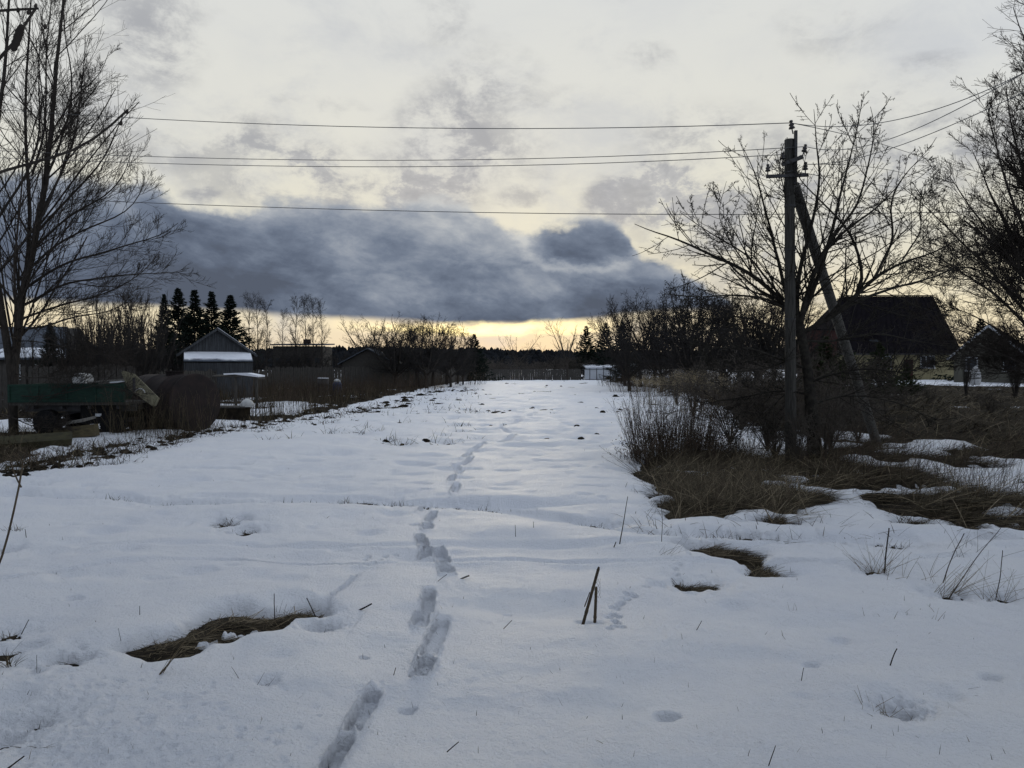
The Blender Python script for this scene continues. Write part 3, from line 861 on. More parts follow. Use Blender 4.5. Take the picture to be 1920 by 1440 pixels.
# left shed with boarded gable
Y0 = 40.0
px0 = at(408, 690, Y0); zg0 = H(px0[0], Y0)
shed = empty('shed', (px0[0], Y0, zg0), 'weathered board shed with a pointed gable and snowy lean-to roof below the spruces', 'shed', rz=.43)
W_ = 3.55; EA = EYE + (690 - 661) / F * Y0 - zg0; AP = EYE + (690 - 618) / F * Y0 - zg0
m = MB(); m.poly([(-W_ / 2, .06, -.3), (W_ / 2, .06, -.3), (W_ / 2, .06, EA), (0, .06, AP), (-W_ / 2, .06, EA)], (0, 6.5, 0)); m.build('wall', M_fence, shed)
nb = 30
for k in range(nb):
    xa = -W_ / 2 + W_ * (k + .5) / nb; top_ = EA + (AP - EA) * (1 - abs(xa) / (W_ / 2)) - .03
    bm = MB().box((xa, 0.0 + rng.uniform(-.012, .012), (EA - .02 + top_) / 2), (W_ / nb - .012, .03, max(.05, top_ - EA + .02)))
    bm.build('board', M_boards, shed)
rf = MB(); sl = (AP - EA) / (W_ / 2)
for s in (-1, 1):
    x1 = s * (W_ / 2 + .25); z1 = EA - sl * .25
    rf.poly([(0, -.22, AP + .02), (x1, -.22, z1 + .02), (x1, 6.8, z1 + .02), (0, 6.8, AP + .02)], (0, 0, .05))
ro = rf.build('roof', M_fence, shed)
sn = MB()
sn.poly([(0.02, -.24, AP + .08), (W_ / 2 + .24, -.24, EA - sl * .25 + .08), (W_ / 2 + .24, 6.8, EA - sl * .25 + .08), (0.02, 6.8, AP + .08)], (0, 0, .035)).build('snow_layer', M_snowcap, ro)
for s in (-1, 1):
    MB().bar((0, -.26, AP + .02), (s * (W_ / 2 + .3), -.26, EA - sl * .3 + .02), .04, .12).build('verge_board', M_boards, ro)
# lean-to in front
LT = EA - .03; LB = EYE + (690 - 678) / F * (Y0 - 1.5) - zg0 + .04
lt = MB().poly([(-W_ / 2 + .05, -.03, LT), (W_ / 2 - .02, -.03, LT), (W_ / 2 - .02, -1.5, LB), (-W_ / 2 + .05, -1.5, LB)], (0, 0, -.04)).build('lean_to_roof', M_slate, shed)
# snow sheet with a torn lower edge
pts = [(-W_ / 2 + .08, -.06, LT + .01)]; pts += [(W_ / 2 - .05, -.06, LT + .01)]
for t in np.linspace(1, 0, 16):
    yy = -1.47 + .18 * abs(vn(np.array([t * 6.]), np.array([.3]), 9)[0]) + (.30 if t < .5 and t > .1 else 0) * .5
    pts.append((-W_ / 2 + .08 + (W_ - .15) * t, yy, LT + (LB - LT) * (-yy / 1.5) + .01))
MB().poly(pts, (0, 0, .06)).build('snow_layer', M_snowcap, lt)
for k in range(28):
    xa = -W_ / 2 + .06 + (W_ - .1) * (k + .5) / 28
    MB().box((xa, -1.42, (LB - .3) / 2 - .05), ((W_ - .1) / 28 - .012, .03, LB + .2)).build('board', M_boards, shed)

# left house behind the tree
Y1 = 46.0
hx = at(20, 690, Y1)[0]; zz = H(hx, Y1)
house = empty('house', (hx, Y1, zz), 'low house with a blue-grey snow-edged roof behind the left-hand tree', 'house')
w, d, ea, ap = 6.6, 5.0, 2.35, 4.3
mm = MB(); mm.poly([(-w / 2, 0, -.3), (-w / 2, d, -.3), (-w / 2, d, ea), (-w / 2, d / 2, ap), (-w / 2, 0, ea)], (w * .95, 0, 0)).build('wall', M_fence, house)
r = MB()
r.poly([(-w / 2 - .3, -.35, ea - .2), (w / 2 + .5, -.35, ea - .2), (w / 2 - 1.2, d / 2, ap), (-w / 2 - .3, d / 2, ap)], (0, 0, .1))
r.poly([(-w / 2 - .3, d + .35, ea - .2), (w / 2 + .5, d + .35, ea - .2), (w / 2 - 1.2, d / 2, ap), (-w / 2 - .3, d / 2, ap)], (0, 0, .1))
ro = r.build('roof', M_slate, house)
MB().poly([(-1.6, -.33, ea - .09), (w / 2 + .42, -.33, ea - .09), (w / 2 - .2, .35, ea + .46), (-.6, .5, ea + .56)], (0, 0, .07)).build('snow_layer', M_snowcap, ro)
for xa in (-2.0, 0.2, 2.0):
    f_ = MB().box((xa, -.02, 1.35), (.9, .06, 1.0)).build('window', M_frame, house); MB().box((xa, -.06, 1.35), (.76, .02, .86)).build('pane', M_glass, f_)

# long low building and a small shed in the middle distance
Y2 = 100.0
xa, xb = at(512, 690, Y2)[0], at(606, 690, Y2)[0]
M_low = M_fence
lowb = empty('building', ((xa + xb) / 2, Y2, -.3), 'long low dark building with a stub chimney beyond the birches', 'building')
w = xb - xa; top_ = EYE + .3 + (690 - 643) / F * Y2
MB().box((0, 2.5, top_ / 2 - .3), (w, 5, top_ - .3)).build('wall', M_low, lowb)
ro = MB().poly([(-w / 2 - .3, -.4, top_ - .35), (w / 2 + .3, -.4, top_ - .35), (w / 2 + .3, 5.4, top_ - .1), (-w / 2 - .3, 5.4, top_ - .1)], (0, 0, .18)).build('roof', M_slate, lowb)
MB().box((w * .08, 2.5, top_ + .25), (.9, .7, .7)).build('chimney', M_redwall, ro)
for k in range(5):
    f_ = MB().box((-w / 2 + .8 + k * (w - 1.6) / 4, -.03, top_ * .55), (.8, .06, .8)).build('window', M_low, lowb)
    MB().box((-w / 2 + .8 + k * (w - 1.6) / 4, -.07, top_ * .55), (.66, .02, .66)).build('pane', M_glass, f_)
Y3 = 62.0
c = at(690, 690, Y3); sh2 = empty('shed', (c[0], Y3, H(c[0], Y3)), 'small dark shed with a low pitched roof behind the middle fence', 'shed')
gable_house(sh2, 4.4, 4, 2.0, EYE + (690 - 657) / F * Y3 + .05, M_fence, M_slate, .35, .08)

# big dark-roofed house on the right
YH = 72.0
def hp(px, py, Y=YH): return at(px, py, Y)
zb = H(hp(1690, 712)[0], YH)
x0, x1 = hp(1572, 700)[0], hp(1800, 700)[0]
big = empty('house', ((x0 + x1) / 2, YH, zb), 'big house with a steep dark roof and yellow siding on the right', 'house')
hw = (x1 - x0) / 2; ez = hp(0, 662)[2] - zb; rz = hp(0, 556, YH + 4.5)[2] - zb
MB().box((0, 4.5, ez / 2 - .1), (2 * hw, 9, ez + .2)).build('wall', M_yellow, big)
nbrd = 9
for k in range(nbrd):          # lap siding
    zc = .18 + (ez - .2) * (k + .5) / nbrd
    MB().box((0, -.03, zc), (2 * hw + .02, .03, (ez - .2) / nbrd - .035), (-.06, 0, 0)).build('siding_board', M_yellow, big)
rxa, rxb = hp(1582, 0, YH + 4.5)[0] - (x0 + x1) / 2, hp(1757, 0, YH + 4.5)[0] - (x0 + x1) / 2
exa, exb = hp(1545, 0, YH - .7)[0] - (x0 + x1) / 2, hp(1816, 0, YH - .7)[0] - (x0 + x1) / 2
ye = -.7; yr = 4.5; yb_ = 9.7
V_ = [(exa, ye, ez - .15), (exb, ye, ez - .15), (exb, yb_, ez - .15), (exa, yb_, ez - .15), (rxa, yr, rz), (rxb, yr, rz)]
mb = MB().add(V_, [(0, 1, 5, 4), (1, 2, 5), (2, 3, 4, 5), (3, 0, 4), (3, 2, 1, 0)])
ro = mb.build('roof', M_roof, big)
for k in range(22):             # standing seams on the street slope
    t = (k + .5) / 22
    a = (exa + (exb - exa) * t, ye, ez - .12); b = (rxa + (rxb - rxa) * t, yr, rz + .03)
    MB().bar(a, b, .06, .06).build('seam', M_roof, ro)
MB().bar((exa, ye - .06, ez - .12), (exb, ye - .06, ez - .12), .12, .14).build('gutter', M_steel, ro)
MB().bar((rxa, yr, rz + .08), (rxb, yr, rz + .08), .2, .12).build('ridge_cap', M_roof, ro)
def window(root, xc, zc, w, h, y=-.08, n=2):
    f_ = MB()
    f_.box((xc - w / 2, y, zc), (.09, .10, h)).box((xc + w / 2, y, zc), (.09, .10, h)).box((xc, y, zc + h / 2), (w + .09, .10, .09)).box((xc, y - .02, zc - h / 2), (w + .2, .16, .09))
    if n == 2: f_.box((xc - w * .12, y, zc), (.07, .08, h))
    o = f_.build('window', M_frame, root)
    MB().box((xc, y + .02, zc), (w - .06, .02, h - .06)).build('pane', M_glass, o)
    return o
wz = hp(0, 679)[2] - zb
for wx in (1747, 1665):
    window(big, hp(wx, 0)[0] - (x0 + x1) / 2, wz, 1.35, 1.2)
MB().box((hp(1711, 0)[0] - (x0 + x1) / 2, -.07, 1.0), (.9, .08, 2.0)).build('door', M_redwall, big)
dorm = MB().poly([(-3.2, .4, ez + .2), (-1.6, .4, ez + .2), (-1.6, .4, ez + 1.5), (-2.4, .4, ez + 2.2), (-3.2, .4, ez + 1.5)], (0, 2.4, 0)).build('dormer', M_roof, big)
MB().box((-2.4, .36, ez + .95), (.9, .05, .8)).build('window', M_glass, dorm)
# red annexe at its left
c = hp(1545, 700, 66); ann = empty('annexe', (c[0], 66, H(c[0], 66)), 'small red-brown outbuilding against the left end of the big house', 'outbuilding')
az_ = EYE + (690 - 617) / F * 66 - ann.location.z
MB().box((0, 1.6, az_ / 2 - .1), (2.4, 3.2, az_)).build('wall', M_redwall, ann)
MB().poly([(-1.4, -.2, az_ - .1), (1.4, -.2, az_ - .1), (1.4, 3.4, az_ + .1), (-1.4, 3.4, az_ + .1)], (0, 0, .12)).build('roof', M_roof, ann)

# second house: corner view, gable to the left, long maroon roof to the right
YG = 56.0
def gp(px, py, Y=YG): return at(px, py, Y)
c = gp(1853, 700); zb2 = H(c[0], YG)
h2 = empty('house', (c[0], YG, zb2), 'smaller house with a grey gable and maroon roof at the right edge', 'house', rz=radians(-38))
w, d = 4.6, 9.0; ea = 2.25; ap = EYE + (690 - 611) / F * YG - zb2
MB().poly([(-w / 2, 0, -.3), (w / 2, 0, -.3), (w / 2, 0, ea), (0, 0, ap), (-w / 2, 0, ea)], (0, d, 0)).build('wall', M_greywall, h2)
r = MB(); sl = (ap - ea) / (w / 2)
for s in (-1, 1):
    r.poly([(0, -.35, ap + .02), (s * (w / 2 + .4), -.35, ea - sl * .4), (s * (w / 2 + .4), d + .3, ea - sl * .4), (0, d + .3, ap + .02)], (0, 0, .09))
ro = r.build('roof', M_redroof, h2)
for s in (-1, 1):
    MB().bar((0, -.40, ap), (s * (w / 2 + .45), -.40, ea - sl * .45), .05, .16).build('verge_board', M_frame, ro)
for k in range(16):
    yy = .2 + k * .55
    MB().bar((0.05, yy, ap + .13), (w / 2 + .4, yy, ea - sl * .4 + .12), .05, .05).build('seam', M_redroof, ro)
window(h2, 1.35, 1.45, .75, 1.05, -.05, 1)
window(h2, -1.1, 1.45, .75, 1.05, -.05, 1)
f_ = MB().box((w / 2 + .04, 2.4, 1.4), (.08, 1.1, 1.1)).build('window', M_frame, h2); MB().box((w / 2 + .09, 2.4, 1.4), (.02, .94, .94)).build('pane', M_glass, f_)
# wrapped shrub and garden fence by that house
c = gp(1828, 712, 50); ws = empty('wrapped_shrub', (c[0], 50, H(c[0], 50)), 'shrub wrapped in pale cloth standing beside the grey gable', 'wrapped shrub')
MB().ring((0, 0, -.05), (.05, 0, 1.35), [(0, .26), (.15, .34), (.45, .36), (.7, .28), (.9, .15), (1, .03)], 12).build('cloth', M_cloth, ws, True)
MB().ring((0, 0, .45), (0, 0, .50), [(0, .37), (1, .37)], 12).build('tie', M_fence, ws)

# ------------------------------------------------------------------ fences
def picket_fence(x0, y0, x1, y1, h, step, label, m, wob=.04, gap=.86, stuff=False, rails=True):
    L = math.hypot(x1 - x0, y1 - y0); a = math.atan2(y1 - y0, x1 - x0)
    root = empty('fence', (x0, y0, H(x0, y0)), label, 'fence', rz=a)
    n = int(L / step)
    if stuff:
        mb = MB()
        for k in range(n):
            hh = h + rng.normal(0, wob)
            mb.box((k * step, rng.normal(0, .01), hh / 2 - .1), (step * gap, .025, hh), (0, rng.normal(0, .02), 0))
        mb.build('picket', m, root, kind='stuff')
    else:
        meshes = []
        for q_ in range(4):
            hh = h + (q_ - 1.5) * wob
            b = MB().poly([(-step * gap / 2, 0, -.2), (step * gap / 2, 0, -.2), (step * gap / 2, 0, hh - .03 * q_), (0, 0, hh), (-step * gap / 2, 0, hh - .04)], (0, .025, 0))
            me_ = bpy.data.meshes.new('picket'); me_.from_pydata(b.v, [], b.f); me_.materials.append(m); meshes.append(me_)
        for k in range(n):
            link('picket', meshes[random.randrange(4)], None, root, (k * step, rng.normal(0, .008), rng.normal(0, .02)), (0, rng.normal(0, .025), 0))
    for zr in (.45, h - .45):
        MB().bar((0, .06, zr), (L, .06, zr), .05, .09).build('rail', m, root)
    for k in range(int(L / 2.4) + 1):
        MB().box((k * 2.4, .12, h / 2 - .15), (.1, .1, h)).build('post', m, root)
    return root
a = at(-75, 700, 25.5); b = at(262, 700, 26.5)
picket_fence(a[0], 25.5, b[0], 26.5, 1.72, .118, 'tall grey board fence right behind the green trailer', M_fence, .03, .93)
a = at(262, 700, 31); b = at(500, 700, 46)
picket_fence(a[0], 31, b[0], 46, 1.55, .15, 'grey board fence running back past the shed', M_fence, .05, .85, True)
a = at(500, 700, 50); b = at(745, 700, 58)
picket_fence(a[0], 50, b[0], 58, 1.75, .14, 'dark paling fence in front of the small low-roofed shed', M_fence, .05, .85, True)
a = at(745, 700, 58); b = at(884, 700, 92)
picket_fence(a[0], 58, b[0], 92, 1.5, .2, 'dark paling fence below the round bushes left of the field end', M_fence, .05, .85, True)
a = at(884, 700, 97); b = at(1094, 700, 97)
picket_fence(a[0], 97, b[0], 97, 1.62, .3, 'low dark fence across the far end of the snowy field', M_fence, .06, .97, True)
# white panels and gate frame at the end of the field
a = at(1093, 712, 95); b = at(1160, 712, 95)
gt = empty('gate', (a[0], 95, H(a[0], 95)), 'dark tubular gate at the far right end of the snowy field', 'gate')
wg = b[0] - a[0]
for k in range(6): MB().box((k * wg / 5.2, 0, .75), (.09, .06, 1.65)).build('upright', M_steel, gt)
for zc in (.12, 1.42): MB().box((wg * .48, -.01, zc), (wg, .05, .08)).build('rail', M_steel, gt)
a = at(1096, 712, 98); b = at(1150, 712, 98)
pn = empty('panel_fence', (a[0], 98, H(a[0], 98)), 'pale sheet fence standing just behind the dark tubular gate', 'fence')
for k in range(5):
    w_ = (b[0] - a[0]) / 5
    MB().box((w_ * (k + .5), rng.normal(0, .03), .75), (w_ - .04, .05, 1.5)).build('panel', M_panel, pn)
a = at(1112, 712, 102)
gar = empty('garage', (a[0] + 3, 103, 0), 'low pale garage roof showing above the sheet fence', 'garage')
MB().box((0, 2, .8), (7.5, 4, 1.6)).build('wall', M_panel, gar)
MB().poly([(-4, -.2, 1.62), (4, -.2, 1.72), (4, 4.2, 2.1), (-4, 4.2, 2.0)], (0, 0, .12)).build('roof', M_snowcap, gar)
# ------------------------------------------------------------------ yard objects on the left
Yt = 17.2
def box_thing(): pass
tc0 = at(128, 812, Yt); zt = H(tc0[0], Yt)
tr = empty('trailer', (tc0[0], Yt, zt), 'old trailer with a green side panel parked under the left tree', 'trailer', rz=radians(3))
pz = lambda py: EYE + (690 - py) / F * Yt - zt
pxw = lambda px: at(px, 700, Yt)[0] - tc0[0]
xl, xr_ = pxw(20), pxw(231); zt0, zt1 = pz(754), pz(721)
sp = MB().box(((xl + xr_) / 2, 0, (zt0 + zt1) / 2), (xr_ - xl, .04, zt1 - zt0)).build('side_panel', M_green, tr)
for xq in np.linspace(xl + .02, xr_ - .02, 5): MB().box((xq, -.035, (zt0 + zt1) / 2), (.05, .03, zt1 - zt0 + .01)).build('rib', M_green, sp)
for zq in (zt0 + .02, zt1 - .02): MB().box(((xl + xr_) / 2, -.03, zq), (xr_ - xl, .03, .045)).build('rail', M_green, sp)
MB().box(((xl + xr_) / 2, 1.5, (zt0 + zt1) / 2), (xr_ - xl, .04, zt1 - zt0)).build('side_panel', M_green, tr)
MB().box((xl, .75, (zt0 + zt1) / 2), (.04, 1.5, zt1 - zt0)).build('front_panel', M_green, tr)
MB().box(((xl + xr_) / 2, .75, zt0 - .04), (xr_ - xl, 1.5, .07)).build('floor', M_fence, tr)
for yy in (.25, 1.25): MB().box(((xl + xr_) / 2 + .2, yy, zt0 - .16), (xr_ - xl - .1, .09, .15)).build('chassis_beam', M_steel, tr)
for xq in np.linspace(xl + .5, xr_ - .2, 4): MB().box((xq, .75, zt0 - .13), (.07, 1.4, .08)).build('cross_member', M_steel, tr)
rt = (pz(767) - pz(812)) / 2 * 1.02
def wheel(xc, yc, r_, par):
    t = MB().ring((xc, yc - .13, r_), (xc, yc + .13, r_), [(0, r_ * .62), (0, r_ * .86), (.12, r_ * .97), (.3, r_), (.7, r_), (.88, r_ * .97), (1, r_ * .86), (1, r_ * .62)], 28)
    for k in range(26):
        an = 2 * pi * k / 26; t.box((xc + math.cos(an) * r_ * .995, yc, r_ + math.sin(an) * r_ * .995), (.025, .2, .05), (0, -an + pi / 2 * 0, 0))
    w_ = t.build('wheel', M_black, par, False)
    MB().ring((xc, yc - .09, r_), (xc, yc + .09, r_), [(0, r_ * .6), (.1, r_ * .55), (.3, r_ * .2), (.7, r_ * .2), (.9, r_ * .55), (1, r_ * .6)], 20).build('rim', M_steel, w_)
for xc, yc in ((pxw(85), .1), (pxw(85), 1.4), (pxw(204), .16), (pxw(204), 1.4)): wheel(xc, yc, rt, tr)
MB().bar((pxw(85), .1, rt), (pxw(85), 1.4, rt), .09).build('axle', M_steel, tr)
MB().bar((pxw(204), .1, rt), (pxw(204), 1.4, rt), .09).build('axle', M_steel, tr)
MB().box((pxw(180), .30, (zt0 - .1 + .12) / 2 + .1), (pxw(222) - pxw(150), .35, zt0 - .28)).build('tool_box', M_black, tr)
MB().box((pxw(178), .10, pz(779)), (.14, .015, .07)).build('number_plate', M_frame, tr)
for (a_, b_2) in (((pxw(60), .4), (pxw(150), .4)),): MB().bar((a_[0], a_[1], rt + .1), (b_2[0], b_2[1], zt0 - .2), .07).build('brace', M_steel, tr)
# open tailgate, tilted over the right end
tg = MB(); A_ = (pxw(228), -.02, pz(697)); B_ = (pxw(246), .02, pz(702)); C_ = (pxw(288), .1, pz(748)); D_ = (pxw(283), .05, pz(762)); E_ = (pxw(240), -.05, pz(727))
tgo = tg.poly([A_, B_, C_, D_, E_], (0.02, .07, 0)).build('tailgate', M_cream, tr)
for p_, q_ in ((A_, B_), (B_, C_), (C_, D_), (A_, E_), (E_, D_)): MB().bar(p_, q_, .03, .05).build('edge_strip', M_cream, tgo)
MB().bar((pxw(250), -.06, pz(708)), (pxw(250), -.06, pz(735)), .05, .05).build('hinge_bar', M_steel, tgo)
hoop = [(pxw(262) + .12 * math.cos(t), -.1, pz(738) + .12 * math.sin(t)) for t in np.linspace(.2, 2.9, 9)]
P_, R_ = np.array(hoop)[None], np.full((1, 9), .012)
link('hoop', tubes('hoop', [(P_, R_, 5)]), M_white, tgo)
# poles lying on the trailer and their snow
for k, (xa_, xb_, za, zb_) in enumerate(((150, 226, 720, 712), (165, 228, 722, 716), (158, 222, 719, 715))):
    o = MB().ring((pxw(xa_) + tc0[0], Yt + .3 + .15 * k, zt + pz(za) + .02), (pxw(xb_) + tc0[0], Yt + .35 + .1 * k, zt + pz(zb_)), [(0, .03), (1, .022)], 7).build('pole', M_wood, None)
    tag(o, ['longest of three poles lying on the back of the trailer', 'lowest of three poles lying on the back of the trailer', 'middle of three poles lying on the back of the trailer'][k], 'pole', 'poles lying on the trailer')
o = MB().poly([(tc0[0] + pxw(193), Yt + .28, zt + pz(719)), (tc0[0] + pxw(208), Yt + .28, zt + pz(718)), (tc0[0] + pxw(225), Yt + .4, zt + pz(714.5)), (tc0[0] + pxw(205), Yt + .5, zt + pz(717))], (0, 0, .035)).build('snow_lump', M_snowcap)
tag(o, 'small patch of snow lying on the poles', 'snow')
# round white drum behind the trailer
c = at(140, 712, 19.6)
dr = empty('drum', (c[0], 19.8, H(c[0], 19.8)), 'round white drum end standing up behind the trailer bed', 'drum')
zc = c[2] - dr.location.z
MB().ring((0, -.05, zc), (0, .40, zc), [(0, .10), (0, .165), (.05, .18), (.95, .18), (1, .165), (1, .1)], 24).build('shell', M_white, dr)
MB().box((0, .18, (zc - .2) / 2), (.3, .4, zc - .18)).build('stand', M_fence, dr)
# big rusted tank
Yk = 18.6
c = at(366, 740, Yk); zk = H(c[0], Yk)
tank = empty('tank', (c[0], Yk, zk), 'large rusted cylindrical tank lying on its side beside the trailer', 'tank', rz=radians(151))
rk = .74
pr = [(0, .0), (0.0, .3), (.012, .6), (.03, rk - .03), (.035, rk), (.30, rk), (.31, rk + .012), (.32, rk), (.64, rk), (.65, rk + .012), (.66, rk), (.965, rk), (.97, rk - .03), (.99, .6), (1, .3), (1, 0.001)]
MB().ring((0, 0, rk - .03), (1.95, 0, rk - .03), pr, 40).build('shell', M_rust, tank, True)
MB().ring((0.03, 0, rk - .03), (-.02, 0, rk - .03), [(0, rk), (0, rk + .025), (1, rk + .025), (1, rk - .02)], 40).build('rim', M_rust, tank, True)
MB().ring((.8, 0, 2 * rk - .06), (.8, 0, 2 * rk + .06), [(0, .22), (.8, .22), (.8, .25), (1, .25)], 20).build('hatch', M_rust, tank)
for xq in (.4, 1.5): MB().box((xq, 0, .02), (.14, 1.0, .16)).build('cradle', M_fence, tank)
# squared timber lying by the wheel
a = at(104, 824, 16.0); b = at(178, 812, 16.3)
o = empty('timber', ((a[0] + b[0]) / 2, 16.2, H((a[0] + b[0]) / 2, 16.2)), 'pale squared timber lying in front of the trailer wheels', 'timber')
l_ = (b[0] - a[0]) / 2
MB().box((0, 0, .13), (2 * l_ + .15, .24, .26), (0, -.10, .12)).build('beam', M_beam, o)
MB().poly([(-l_, -.1, .27), (l_ * .6, -.12, .36), (l_ * .9, .2, .42), (-l_ * .2, .3, .34)], (0, 0, .06)).build('bark_slab', M_wood, o)
a = at(20, 850, 14.4)
o = empty('board', (a[0], 14.6, H(a[0], 14.6)), 'wide mossy board lying at the left edge under the tree', 'board', rz=.5)
MB().box((0, 0, .06), (1.9, .5, .14), (.25, -.04, 0)).build('plank', M_moss, o)
# trough with a white ball-shaped bucket, snow-topped rack behind
c = at(432, 772, 22.5); z_ = H(c[0], 22.5)
o = empty('trough', (c[0], 22.5, z_), 'dark overgrown trough lying just right of the rusted tank', 'trough')
MB().box((0, 0, .2), (1.05, .5, .4)).build('body', M_soil, o); MB().box((0, -.02, .41), (1.15, .6, .05)).build('rim', M_fence, o)
c = at(461, 752, 22.3)
o = empty('bucket', (c[0], 22.4, z_ + .42), 'upturned white rounded bucket standing on the dark trough', 'bucket')
MB().ring((0, 0, 0), (0, 0, .25), [(0, .20), (.3, .205), (.6, .17), (.85, .10), (1, .02)], 18).build('shell', M_white, o, True)
MB().ring((0, 0, .0), (0, 0, .03), [(0, .215), (1, .215)], 18).build('rim', M_white, o)
c = at(440, 702, 29); z_ = H(c[0], 29)
o = empty('log_rack', (c[0], 29, z_), 'low wooden rack with a sagging snow-covered top beside the tank', 'rack')
hz = at(0, 703, 29)[2] - z_
MB().poly([(-1.0, 0, hz - .02), (-.2, 0, hz - .02), (.5, 0, hz), (.92, 0, hz - .10), (.92, .9, hz - .1), (.5, .9, hz), (-1.0, .9, hz)], (0, 0, -.07)).build('top', M_fence, o)
MB().poly([(-.45, 0, hz), (0, -.02, hz + .02), (.5, -.02, hz + .02), (.95, 0, hz - .09), (.95, .8, hz - .08), (.4, .8, hz + .02), (-.4, .8, hz + .01)], (0, 0, .06)).build('snow_layer', M_snowcap, o)
for xq in (-.9, 0, .85): MB().box((xq, .1, hz / 2 - .08), (.09, .09, hz)).build('post', M_fence, o)
# bits in front of the middle fence
c = at(606, 716, 42)
o = empty('barrel', (c[0], 42, H(c[0], 42)), 'dark barrel standing in the weeds before the middle fence', 'barrel')
MB().ring((0, 0, 0), (0, 0, 1.0), [(0, .30), (.02, .31), (.3, .31), (.32, .325), (.34, .31), (.66, .31), (.68, .325), (.7, .31), (1, .31), (1, .05)], 20).build('shell', M_steel, o, True)
MB().ring((0, 0, 1.0), (0, 0, 1.05), [(0, .32), (1, .32)], 20).build('lid', M_snowcap, o)
c = at(632, 716, 41)
o = empty('barrel', (c[0], 41, H(c[0], 41)), 'blue plastic barrel with a pale domed top right of the dark barrel', 'barrel')
MB().ring((0, 0, 0), (0, 0, .85), [(0, .24), (.1, .27), (.85, .27), (1, .2)], 18).build('shell', M_blue, o, True)
MB().ring((0, 0, .85), (0, 0, 1.03), [(0, .2), (.4, .2), (.8, .12), (1, .02)], 16).build('lid', M_white, o, True)

# ------------------------------------------------------------------ power pole with brace
Yp = 12.0
c = at(1481, 868, Yp); zp = H(c[0], Yp)
pole = empty('utility_pole', (c[0], Yp, zp), 'old wooden power pole with two crossarms and a leaning brace', 'pole')
def L(px, py, dY=0.0):
    p = at(px, py, Yp + dY); return (p[0] - c[0], dY, p[2] - zp)
a = L(1483, 880); b = L(1480, 262)
P_ = np.array([[(a[0] * (1 - t) + b[0] * t, 0, a[2] * (1 - t) + b[2] * t - (.3 if t == 0 else 0)) for t in np.linspace(0, 1, 12)]])
R_ = np.linspace(.094, .078, 12)[None] * (1 + rng.normal(0, .01, 12))
v, q = tube_arrays([(P_, R_, 14)])
me_ = np_mesh('post', v, [q, np.arange(len(v) - 14, len(v))[None]], True); link('post', me_, M_pole, pole)
# brace leaning away to the right
bt = L(1489, 348, .16); yb = 3.6
pb_ = at(1652, 800, Yp + yb); bb = (pb_[0] - c[0], yb, H(pb_[0], Yp + yb) - zp - .3)
P_ = np.array([[tuple(bt[i] * (1 - t) + bb[i] * t for i in range(3)) for t in np.linspace(0, 1, 10)]])
v, q = tube_arrays([(P_, np.linspace(.088, .098, 10)[None], 12)])
link('brace', np_mesh('brace', v, [q, np.arange(12)[None]], True), M_brace, pole)
for pyq in (388, 470, 600): MB().ring(L(1481, pyq), (L(1481, pyq)[0], 0, L(1481, pyq)[2] + .03), [(0, .092), (1, .092)], 14).build('wire_binding', M_steel, pole)
MB().box((L(1488, 296)[0], -.08, (L(0, 248)[2] + L(0, 348)[2]) / 2), (.045, .045, L(0, 248)[2] - L(0, 348)[2])).build('top_bracket', M_steel, pole)
ar = MB().bar(L(1437, 331, -.11), L(1515, 328, -.11), .05, .05).build('crossarm', M_steel, pole)
ar2 = MB().bar(L(1466, 309, -.13), L(1505, 294, -.16), .06, .06).build('crossarm', M_steel, pole)
MB().bar(L(1437, 331, -.11), L(1470, 331, -.11), .02, .02).build('bolt', M_steel, pole)
loopP = np.array([[L(1473, 266), L(1473.5, 260), L(1476, 258), L(1478, 262), L(1479, 268)]])
link('wire_loop', tubes('wire_loop', [(loopP, np.full((1, 5), .006), 5)]), M_steel, pole)
def insulator(px, py, dY=-.11, h=.13, r=.045, lean=0.0):
    """py = foot of the pin"""
    p = L(px, py, dY)
    o = bpy.data.objects.new('insulator', None)
    n3 = (p[0] + lean, p[1], p[2] + .085)
    pin = MB().ring(p, n3, [(0, .010), (1, .010)], 6)
    t = (p[0] + lean * 1.9, p[1], p[2] + .085 + h)
    bell = MB().ring(n3, t, [(0, r * .55), (.02, r), (.18, r * .85), (.30, r * .5), (.38, r * .85), (.52, r * .75), (.62, r * .42), (.74, r * .42), (.82, r * .62), (.94, r * .5), (1, r * .2)], 14).build('insulator', M_ceramic, pole, True)
    pin.build('pin', M_steel, bell)
    return (t[0] + c[0], t[1] + Yp, t[2] + zp - h * .32)
I_top = insulator(1487, 251, -.08, .14, .052, -.02)
I_l1 = insulator(1439.5, 331, -.11, .12)
I_r1 = insulator(1510, 328, -.11, .13)
I_l2 = insulator(1467.5, 308, -.13, .11)
I_r2 = insulator(1504, 294, -.16, .12, .045, .03)
def wire(A, mid, B, label, r=.0055, n=40, group=None):
    """sagging cable from A to B, straight in plan, hanging through the sight lines in mid"""
    A = np.array(A, float); B = np.array(B, float)
    ts = [0.0, 1.0]; zs_ = [A[2], B[2]]; ws = [30, 30]
    for (px, py) in mid:
        a, b = ray(px, py)
        dx_, dy_ = B[0] - A[0], B[1] - A[1]
        t = (a * A[1] - A[0]) / (dx_ - a * dy_)
        ts.append(t); zs_.append(EYE + b * (A[1] + t * dy_)); ws.append(1)
    k = np.polyfit(ts, zs_, min(3, len(ts) - 1), w=ws)
    tt = np.linspace(0, 1, n)
    Q = np.stack([A[0] + (B[0] - A[0]) * tt, A[1] + (B[1] - A[1]) * tt, np.polyval(k, tt)], 1)
    o = link('power_line', tubes('power_line', [(Q[None], np.full((1, n), r), 5)]), M_wire)
    return tag(o, label, 'wire', group or 'overhead wires')
